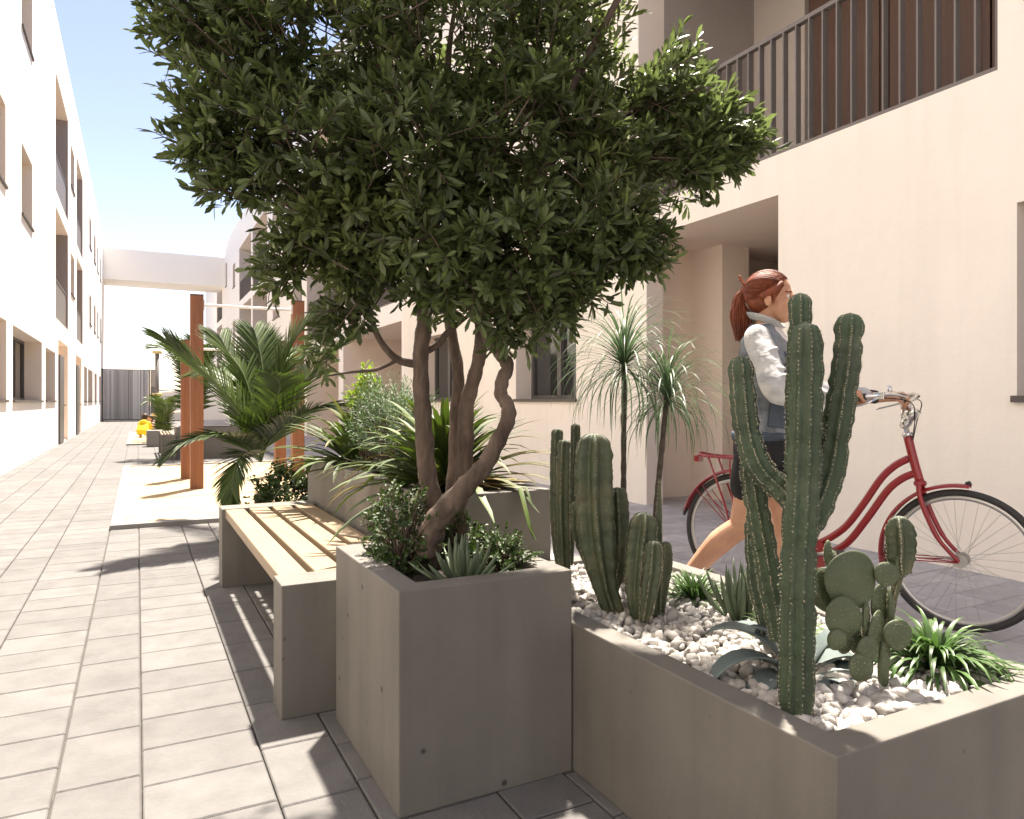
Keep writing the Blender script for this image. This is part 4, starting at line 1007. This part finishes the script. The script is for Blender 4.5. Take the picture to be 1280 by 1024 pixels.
# ------------------------------------------------------------------ figures
def fuse(o, vox, it=4):
    r = o.modifiers.new('r', 'REMESH'); r.mode = 'VOXEL'; r.voxel_size = vox; r.use_smooth_shade = True
    s = o.modifiers.new('s', 'SMOOTH'); s.iterations = it; s.factor = .5
    bpy.context.view_layer.update(); dg = bpy.context.evaluated_depsgraph_get(); me = bpy.data.meshes.new_from_object(o.evaluated_get(dg)); mt = o.data.materials[0]
    o.modifiers.clear(); o.data = me
    if not me.materials: me.materials.append(mt)
    me.polygons.foreach_set('use_smooth', [True]*len(me.polygons)); return o
def cap(m, pts, rad, n=14, flat=None, k=6):
    """limb: smooth tube with round ends"""
    p = smoothpath([Vector(q) for q in pts], k); m.tube(p, lerpl(rad, len(p)), n, flat=flat); m.ball(p[0], rad[0], rad[0], rad[0], 12, 8); m.ball(p[-1], rad[-1], rad[-1], rad[-1], 12, 8)
WR = R(-58); wp = P(955, 600, 3.5); WO = Vector((wp.x, wp.y, 0))
wm = thing('person', 'woman with auburn ponytail, pale denim jacket and black shorts, walking and pushing the red bicycle', 'person', tuple(WO), rz=WR)
def bike_to_w(p):       # bicycle coordinates to the woman's
    w = Matrix.Rotation(BRZ, 3, 'Z') @ Vector(p)+BO; return Matrix.Rotation(-WR, 3, 'Z') @ (w-WO)
gr = bike_to_w((.712, -.275, 1.113)); gr_dir = (bike_to_w((.775, -.275, 1.122))-bike_to_w((.655, -.275, 1.106))).normalized()
gl = bike_to_w((.875, -.055, 1.10)); gl_dir = (bike_to_w((.90, -.11, 1.12))-bike_to_w((.875, -.04, 1.095))).normalized()
hx, hz = .045, 1.585            # head centre
b = MB()
# torso and neck
b.loft([((0,0,.84),(.085,0,0),(0,.13,0)), ((-.01,0,.93),(.105,0,0),(0,.165,0)), ((0,0,1.05),(.085,0,0),(0,.125,0)), ((.005,0,1.15),(.09,0,0),(0,.13,0)), ((.015,0,1.28),(.105,0,0),(0,.15,0)), ((.0,0,1.38),(.085,0,0),(0,.155,0)), ((-.005,0,1.43),(.055,0,0),(0,.10,0)), ((0,0,1.47),(.048,0,0),(0,.050,0))])
cap(b, [(-.002,0,1.42),(.012,0,1.50),(.025,0,1.56)], [.050,.046,.048])
# head: skull, face, jaw, nose, lips, chin, ears
b.ball((hx-.018,0,hz+.045), .098, .076, .088, 22, 16); b.ball((hx+.030,0,hz-.015), .062, .058, .085, 20, 14); b.ball((hx+.045,0,hz-.075), .042, .038, .034, 14, 10)
cap(b, [(hx+.088,0,hz+.022),(hx+.104,0,hz-.004),(hx+.113,0,hz-.022)], [.008,.0115,.0125]); b.ball((hx+.100,0,hz-.030), .012, .017, .009)
b.ball((hx+.088,0,hz-.050), .013, .024, .007); b.ball((hx+.087,0,hz-.063), .012, .020, .007); b.ball((hx+.078,0,hz-.092), .018, .018, .014)
b.ball((hx+.064,0,hz+.040), .02, .044, .012)
for s in (-1, 1):
    b.ball((hx+.062,s*.038,hz-.018), .028, .022, .024); Me = Matrix.Rotation(R(s*18), 3, 'Z')
    b.ball((hx-.012,s*.077,hz-.002), .020, .009, .032, M=Me); b.ball((hx-.018,s*.083,hz+.010), .014, .005, .018, M=Me)
# arms
RS, RE, LS, LE_ = Vector((.0,-.172,1.385)), Vector((.115,-.245,1.150)), Vector((.0,.172,1.385)), Vector((.20,.20,1.16))
RW = gr-gr_dir*.035+Vector((-.075,-.005,.012)); LW = gl+Vector((-.085,-.02,.018))
cap(b, [RS, RS.lerp(RE,.5), RE, RE.lerp(RW,.35), RW], [.048,.043,.038,.037,.024]); cap(b, [LS, LS.lerp(LE_,.5), LE_, LE_.lerp(LW,.35), LW], [.048,.043,.038,.037,.024])
def hand(wr, gp, gd, s):
    fw = (gp-wr); fw.normalize(); out = fw.cross(gd).normalized(); kn = gp+Vector((0,0,.026))
    palm0 = wr; cap(b, [wr, wr.lerp(kn,.5)+Vector((0,0,.004)), kn-gd*.012], [.023,.026,.021], flat=(1,1)); cap(b, [wr, kn+gd*.022], [.022,.017]); cap(b, [wr, kn-gd*.030], [.022,.016])
    perp = fw-gd*fw.dot(gd); perp.normalize()
    for i, (o_, ln) in enumerate(((.036,.98),(.013,1.08),(-.010,1.02),(-.031,.85))):
        c = gp+gd*o_; rr = .0265; pts = []
        for a in (105, 55, 10, -35, -80): pts.append(c+perp*(math.cos(R(a))*rr*ln)+Vector((0,0,1))*(math.sin(R(a))*rr))
        cap(b, [kn+gd*o_-perp*.004]+pts, [.0095,.0092,.0088,.0082,.0078,.0070], n=10, k=4)
    cap(b, [wr.lerp(kn,.35)+gd*.012, gp-perp*.022+gd*.034, gp-perp*.012+gd*.050-Vector((0,0,.016)), gp+gd*.058-Vector((0,0,.026))], [.012,.0115,.010,.008], n=10, k=4)
hand(RW, gr, gr_dir, -1); hand(LW, gl, gl_dir, 1)
# legs: rear leg (right, near the camera) bent back, front leg straight
cap(b, [(-.01,-.085,.90),(-.035,-.095,.72),(-.085,-.095,.50)], [.088,.078,.056]); cap(b, [(-.085,-.095,.50),(-.19,-.092,.415),(-.32,-.088,.26),(-.37,-.086,.20)], [.055,.059,.042,.034])
cap(b, [(-.37,-.086,.20),(-.385,-.086,.17)], [.036,.03]); cap(b, [(-.375,-.086,.165),(-.325,-.088,.09),(-.285,-.090,.035)], [.034,.032,.028])
cap(b, [(.0,.085,.90),(.045,.09,.72),(.075,.09,.50)], [.088,.078,.056]); cap(b, [(.075,.09,.50),(.055,.09,.36),(.045,.09,.20),(.04,.09,.10)], [.054,.057,.042,.034])
cap(b, [(.025,.09,.075),(.10,.09,.055),(.16,.09,.04)], [.036,.034,.026])
body = b.build('body', M['skin'], wm, local=True); fuse(body, .0055, 3)
for s in (-1, 1):
    m = MB(); m.ball((hx+.0690,s*.031,hz+.012), .0115, .0115, .0115, 14, 10); e = m.build('eye', mat('eye_white', (.7,.68,.66), .2), wm, local=True)
    m = MB(); m.ball((hx+.0785,s*.032,hz+.012), .0035, .0055, .0055, 12, 8); m.build('iris', M['darkhair'], e, local=True)
    m = MB(); m.tube(smoothpath([(hx+.082,s*.016,hz+.034),(hx+.079,s*.03,hz+.039),(hx+.064,s*.046,hz+.034)], 4), .0028, 6); m.build('eyebrow', M['hair'], wm, local=True)
# hair
h = MB(); h.ball((hx-.030,0,hz+.052), .103, .085, .093, 24, 18); h.ball((hx-.055,0,hz+.005), .070, .074, .068, 20, 14)
for s in (-1, 1): cap(h, [(hx+.045,s*.056,hz+.072),(hx+.02,s*.074,hz+.045),(hx-.03,s*.078,hz+.02)], [.014,.018,.02]); cap(h, [(hx+.022,s*.071,hz+.04),(hx+.016,s*.074,hz+.005),(hx+.012,s*.074,hz-.02)], [.010,.008,.004])
cap(h, [(hx-.105,0,hz+.045),(hx-.135,0,hz+.06)], [.032,.026])
ho = h.build('hair', M['hair'], wm, local=True); fuse(ho, .0045, 2)
st = MB(); random.seed(5)
for k in range(330):
    a = random.uniform(0, 6.28); r = random.uniform(0, 1)**.5; o_ = Vector((math.cos(a)*r, math.sin(a)*r, 0)); e = random.uniform(-.02, .02)
    p = [Vector((hx-.122,0,hz+.055))+o_*.014, Vector((hx-.150,0,hz+.050))+o_*.022, Vector((hx-.166,0,hz+.0))+o_*.030, Vector((hx-.160+e,e,hz-.065))+o_*.031, Vector((hx-.146+e,e*1.6,hz-.135+random.uniform(-.06,.03)))+o_*.020]
    st.tube(smoothpath(p, 4), [.0030]*14+[.0026,.0020,.0008], 5, caps=False)
hc = Vector((hx-.030, 0, hz+.050)); bun = Vector((-1, 0, .12)).normalized()
for k in range(950):       # combed strands from the hairline over the skull to the tie
    f = random.random(); sg = random.choice((-1, 1))
    if f < .5: st0 = Vector((.80-.5*f, sg*(f*2)**1.0*.80, .62-.55*f))
    elif f < .75: g_ = (f-.5)*4; st0 = Vector((.55-.75*g_, sg*.86, .35-.55*g_))
    else: g_ = (f-.75)*4; st0 = Vector((-.2-.5*g_, sg*(.8-.7*g_), -.25-.35*g_))
    st0 = (st0+Vector((random.uniform(-.1,.1), random.uniform(-.1,.1), random.uniform(-.05,.1)))).normalized(); q = []; kk = random.uniform(1.015, 1.05)+(.03 if random.random() < .05 else 0)
    ang = st0.angle(bun)
    for z in range(9):
        t_ = z/8; u = (st0*math.sin((1-t_)*ang)+bun*math.sin(t_*ang))/max(.05, math.sin(ang)); u.normalize()
        q.append(hc+Vector((u.x*.105, u.y*.087, u.z*.096))*kk)
    st.tube(q, [.0006, .0013, .0017, .0018, .0018, .0018, .0017, .0015, .0012], 4, caps=False)
for k in range(8):
    a = R(random.uniform(60, 120)); st.tube(smoothpath([(hx-.13,0,hz+.07),(hx-.15+.01*k/8,.01*math.cos(k),hz+.10),(hx-.165,.02*math.sin(k),hz+.115+.004*k)], 4), [.004]*5+[.003]*3+[.001], 5)
st.build('ponytail', M['hair'], wm, local=True)
# jacket
j = MB()
j.loft([((-.015,0,.925),(.128,0,0),(0,.182,0)), ((-.01,0,.965),(.132,0,0),(0,.182,0)), ((-.005,0,1.05),(.135,0,0),(0,.172,0)), ((.005,0,1.18),(.138,0,0),(0,.17,0)), ((.012,0,1.30),(.132,0,0),(0,.18,0)), ((0,0,1.39),(.105,0,0),(0,.178,0)), ((-.005,0,1.44),(.078,0,0),(0,.12,0)), ((-.002,0,1.475),(.066,0,0),(0,.068,0))])
RW2 = RE.lerp(RW,.86); LW2 = LE_.lerp(LW,.72)
jb = j; j = MB()
cap(j, [RS+Vector((0,.016,.010)), RS.lerp(RE,.5)+Vector((.002,-.004,-.004)), RE+Vector((-.008,0,-.01)), RE.lerp(RW2,.5), RW2], [.062,.061,.055,.050,.038]); cap(j, [LS+Vector((0,-.012,.012)), LS.lerp(LE_,.5), LE_, LE_.lerp(LW2,.5), LW2], [.062,.058,.052,.046,.038])
for t_, q in ((.12,.9),(.3,1.04),(.46,.95),(.62,1.03),(.8,.98)):   # sleeve creases
    for A, B_ in ((RS, RE), (RE, RW2)):
        c = A.lerp(B_, t_); dv = (B_-A).normalized(); pr = dv.cross(Vector((0,1,.2))).normalized(); j.ball(c+pr*.03, .045*q, .05*q, .012, M=Matrix.Rotation(random.uniform(-.5,.5), 3, 'Y'))
jk = jb.build('jacket', M['denim_mid'], wm, local=True); fuse(jk, .006, 2); slv = j.build('sleeves', M['denim'], jk, local=True); fuse(slv, .0055, 2)
dsp = bpy.data.textures.new('folds', 'CLOUDS'); dsp.noise_scale = .10
dm_ = jk.modifiers.new('folds', 'DISPLACE'); dm_.texture = dsp; dm_.strength = .018; dm_.mid_level = .5
dm2 = slv.modifiers.new('folds', 'DISPLACE'); dm2.texture = dsp; dm2.strength = .016; dm2.mid_level = .5
c = MB()
c.tube(smoothpath([(.075,.02,1.455),(.055,.062,1.475),(0,.075,1.50),(-.055,.045,1.515),(-.07,0,1.52),(-.055,-.045,1.515),(0,-.075,1.50),(.055,-.062,1.475),(.075,-.02,1.455)], 5), .013, 10, flat=(1.7, .4)); c.build('collar', M['denim'], jk, local=True)
c = MB()
c.loft([((-.016,0,.915),(.131,0,0),(0,.186,0)), ((-.015,0,.95),(.136,0,0),(0,.189,0)), ((-.014,0,.958),(.13,0,0),(0,.183,0))]); c.build('waistband', M['denim_dark'], jk, local=True)
c = MB(); c.tube([RW2, RW2.lerp(RW, .3)], .040, 14); c.build('cuff', M['denim'], jk, local=True)
c = MB(); c.tube(smoothpath([(.10,-.08,1.33),(.115,-.12,1.22),(.10,-.165,1.10),(.085,-.16,.98)], 5), .018, 8, flat=(2.2, .5)); c.build('side_panel', M['denim_dark'], jk, local=True)
# watch, shirt, shorts, shoes
c = MB(); w0 = LE_.lerp(LW, .82); c.tube([w0, w0+(LW-LE_).normalized()*.03], .034, 16); c.build('watch_strap', M['black'], wm, local=True)
c = MB(); c.loft([((.04,0,1.25),(.10,0,0),(0,.09,0)), ((.035,0,1.40),(.075,0,0),(0,.075,0)), ((.012,0,1.475),(.056,0,0),(0,.058,0))]); c.build('shirt', M['white_cloth'], wm, local=True)
c = MB()
c.loft([((-.01,0,.985),(.108,0,0),(0,.16,0)), ((-.015,0,.92),(.125,0,0),(0,.182,0)), ((-.012,0,.85),(.130,0,0),(0,.188,0)), ((-.005,0,.80),(.12,0,0),(0,.18,0))])
cap(c, [(-.012,-.09,.86),(-.028,-.096,.78),(-.042,-.098,.70)], [.105,.102,.098]); cap(c, [(.004,.09,.86),(.025,.092,.78),(.042,.093,.70)], [.105,.10,.096])
so_ = c.build('shorts', M['shorts'], wm, local=True); fuse(so_, .007, 2)
for (x, y, z, rx) in ((.085, .09, .035, 0), (-.315, -.089, .085, 52)):
    c = MB(); Mr = Matrix.Rotation(R(rx), 3, 'Y'); c.ball((x,y,z), .135, .048, .036, 18, 10, M=Mr); c.ball(Vector((x,y,z))+Mr @ Vector((-.075,0,.03)), .052, .042, .045, 14, 10, M=Mr); s_ = c.build('shoe', M['white_cloth'], wm, local=True); fuse(s_, .006, 2)

# ------------------------------------------------------------------ the two crouching children far away
def child(label, o, rz, cl, pants, hairm, sc=1.):
    t = thing('person', label, 'child', o, rz=rz); t.scale = (sc, sc, sc); b = MB()
    b.ball((.10,0,.60), .085, .08, .105, 16, 12); cap(b, [(.03,0,.42),(.08,0,.52)], [.045,.04]); b.ball((.185,0,.585), .012, .014, .012)
    b.loft([((-.10,0,.14),(.10,0,0),(0,.12,0)), ((-.06,0,.30),(.10,0,0),(0,.13,0)), ((.02,0,.44),(.07,0,0),(0,.11,0))])
    for s in (-1, 1):
        b.ball((.09,s*.08,.605), .018, .01, .025)
        cap(b, [(-.08,s*.08,.15),(.12,s*.12,.30)], [.075,.055]); cap(b, [(.12,s*.12,.30),(.04,s*.12,.06)], [.052,.035]); cap(b, [(.03,s*.12,.035),(.13,s*.13,.03)], [.035,.028])
        cap(b, [(.02,s*.13,.42),(.12,s*.16,.27),(.26,s*.09,.20)], [.04,.035,.024])
        for q in range(5): cap(b, [(.26,s*.09,.20),(.30,s*(.07+.011*q),.185),(.325,s*(.07+.011*q),.165)], [.011,.008,.006], n=8, k=3)
    fuse(b.build('body', M['skin'], t, local=True), .009, 2)
    c = MB(); c.loft([((-.12,0,.10),(.13,0,0),(0,.16,0)), ((-.11,0,.22),(.15,0,0),(0,.18,0)), ((-.05,0,.34),(.13,0,0),(0,.16,0)), ((.02,0,.45),(.09,0,0),(0,.135,0)), ((.04,0,.50),(.055,0,0),(0,.06,0))])
    for s in (-1, 1): cap(c, [(.02,s*.13,.42),(.12,s*.16,.28),(.23,s*.10,.21)], [.058,.05,.04])
    c.ball((-.03,0,.47), .085, .11, .07); fuse(c.build('jacket', cl, t, local=True), .011, 2)
    c = MB()
    for s in (-1, 1): cap(c, [(-.08,s*.08,.14),(.13,s*.12,.30)], [.085,.066]); cap(c, [(.13,s*.12,.30),(.05,s*.12,.10)], [.062,.046])
    fuse(c.build('trousers', pants, t, local=True), .011, 2)
    c = MB(); c.ball((.075,0,.635), .098, .094, .098, 18, 12); c.ball((.05,0,.58), .075, .088, .08, 16, 10); fuse(c.build('hair', hairm, t, local=True), .009, 2)
    for s in (-1, 1):
        c = MB(); c.ball((.08,s*.125,.03), .085, .04, .03, 14, 8); c.build('shoe', M['black'], t, local=True)
cp = P(180, 545, 21.6); child('crouching child in a bright yellow jacket playing at the far sand pit', (cp.x, cp.y, .03), R(70), M['yellow'], M['yellow'], M['darkhair'], .98)
cp = P(190.5, 545, 22.6); child('small brown-haired child crouching behind the child in yellow', (cp.x, cp.y, .03), R(215), mat('pink_cloth', (.55, .36, .30), .9), M['denim_dark'], M['darkhair'], .9)
